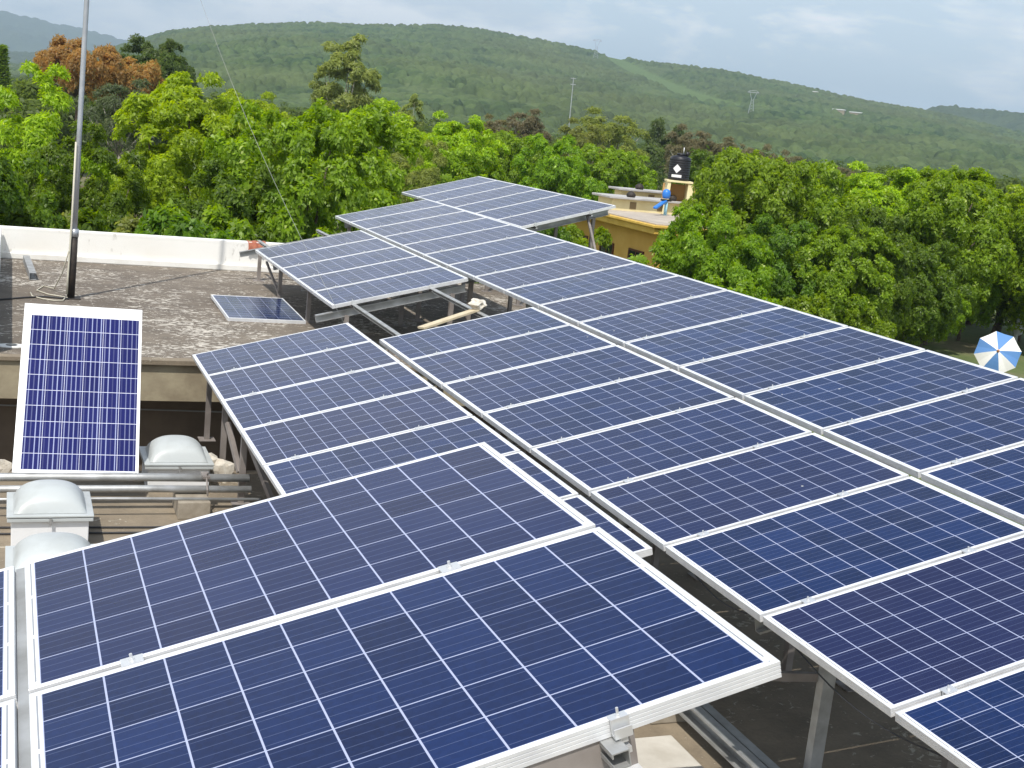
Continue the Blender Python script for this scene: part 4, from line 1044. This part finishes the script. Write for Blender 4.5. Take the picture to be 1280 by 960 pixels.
hut(115, 250, 70, 3.0, 3, 2.6, 'pale tin roofed hut right of the mast', TN, M['white'])
hut(188, 262, 66, 2.6, 3, 2.6, 'ochre hut with grey-green roof above the parapet', mat('mossy_roof', (.28, .30, .18), .9), OC)

# ------------------------------------------------------------------ on the hill: pylons, mast, white roofs
bpy.context.view_layer.update()
_dg = bpy.context.evaluated_depsgraph_get()
def hill_d(x, y):
    d = Vector(ray(x, y)).normalized(); hit = bpy.data.objects['hill'].ray_cast(d*300, d)
    return math.hypot(hit[1].x, hit[1].y) if hit[0] else 1700
def pylon(x, ybase, ytop, D, label, wide=.42):
    b_ = at_d(x, ybase, D); tp = at_d(x, ytop, D); H_ = tp.z - b_.z
    t = empty('pylon', (b_.x, b_.y, b_.z - 6)); tag(t, label, 'pylon', 'lattice pylons on the hill'); t.rotation_euler.z = -math.atan2(b_.x, b_.y)
    m = MB(); z0 = 6; hw = H_*.13; wh_ = z0 + H_*.55; r_ = .16
    for sx in (-1, 1):
        for sy in (-1, 1):
            m.tube([(sx*hw*1.3, sy*hw*.6, 0), (sx*hw*.45, sy*hw*.35, wh_), (sx*H_*wide*.5, sy*.4, z0+H_*.97)], r_, 4)
    for k in range(7):
        z1 = z0*0 + wh_*k/7; z2 = wh_*(k+1)/7; f1 = hw*(1.3 - .85*k/7); f2 = hw*(1.3 - .85*(k+1)/7)
        m.tube([(-f1, 0, z1), (f2, 0, z2)], .09, 4); m.tube([(f1, 0, z1), (-f2, 0, z2)], .09, 4)
    m.build('tower', M['poleg'], t)
    MB().tube([(-H_*wide*.72, 0, z0+H_*.9), (H_*wide*.72, 0, z0+H_*.9)], .22, 4).tube([(-H_*wide*.72, 0, z0+H_*.9), (-H_*wide*.4, 0, z0+H_), (H_*wide*.4, 0, z0+H_), (H_*wide*.72, 0, z0+H_*.9)], .14, 4).build('crossarm', M['poleg'], t)
pylon(745, 68, 49, hill_d(745, 72), 'grey lattice pylon on the crest at the top of the cleared strip')
pylon(939, 137, 113, hill_d(939, 139), 'grey lattice pylon in the middle of the hillside below the cleared strip')
b_ = at_d(709, 185, 220); tp = at_d(717, 97, 220)
t = empty('radio_mast', (b_.x, b_.y, GROUND)); tag(t, 'slender pale radio mast above the trees in the middle', 'mast')
lean = Vector((tp.x-b_.x, tp.y-b_.y, 0))
MB().tube([(0, 0, 0), tuple(lean*.5 + Vector((0, 0, (tp.z-GROUND)*.5))), tuple(lean + Vector((0, 0, tp.z-GROUND)))], [.11, .09, .06], 6).build('shaft', M['poleg'], t)
for z_ in (.93, .99):
    c_ = lean*z_ + Vector((0, 0, (tp.z-GROUND)*z_)); MB().tube([c_ + Vector((-.5, 0, 0)), c_ + Vector((.5, 0, 0))], .06, 4).build('antenna_arm', M['poleg'], t)
for x_, y_, D_, wd, lb in ((1049, 137, hill_d(1051, 138) - 3, 10, 'left long white roof on the hillside'), (1070, 140.5, hill_d(1070, 141.5) - 3, 10, 'right long white roof on the hillside'), (1018, 114.5, hill_d(1018, 115.5) - 3, 8, 'small pale house high on the hillside')):
    p = at_d(x_, y_, D_); t = empty('white_shed', (p.x, p.y, p.z - 8)); t.rotation_euler.z = -math.atan2(p.x, p.y) - .15; tag(t, lb, 'building', 'pale sheds on the hillside')
    MB().box((-wd/2, -3, 0), (wd/2, 3, 7.6)).build('wall', M['fascia'], t)
    MB().box((-wd/2-.5, -3.5, 7.61), (wd/2+.5, 3.5, 8.3)).build('roof', M['curb'], t)

# loose module cables sagging under the raised table and the slot edge
for i, (a, b, sag, lb) in enumerate(((f_pt(1.75, 1.55) - RF.col[2]*.05, f_pt(1.75, .75) - RF.col[2]*.05, .10, 'black module cable sagging under the near edge of the foreground table'),
                                     (pt_b(7.15, .03) - NM*.05, pt_b(8.35, .03) - NM*.05, .09, 'black module cable sagging beneath the middle column beside the slot'),
                                     (pt_b(6.2, .03) - NM*.05, pt_b(6.9, .03) - NM*.05, .06, 'short black module cable loop at the near end of the slot edge'))):
    pts = [a.lerp(b, t_) - Vector((0, 0, sag*math.sin(math.pi*t_))) for t_ in np.linspace(0, 1, 14)]
    loose(pts, .004, M['cable'], lb)
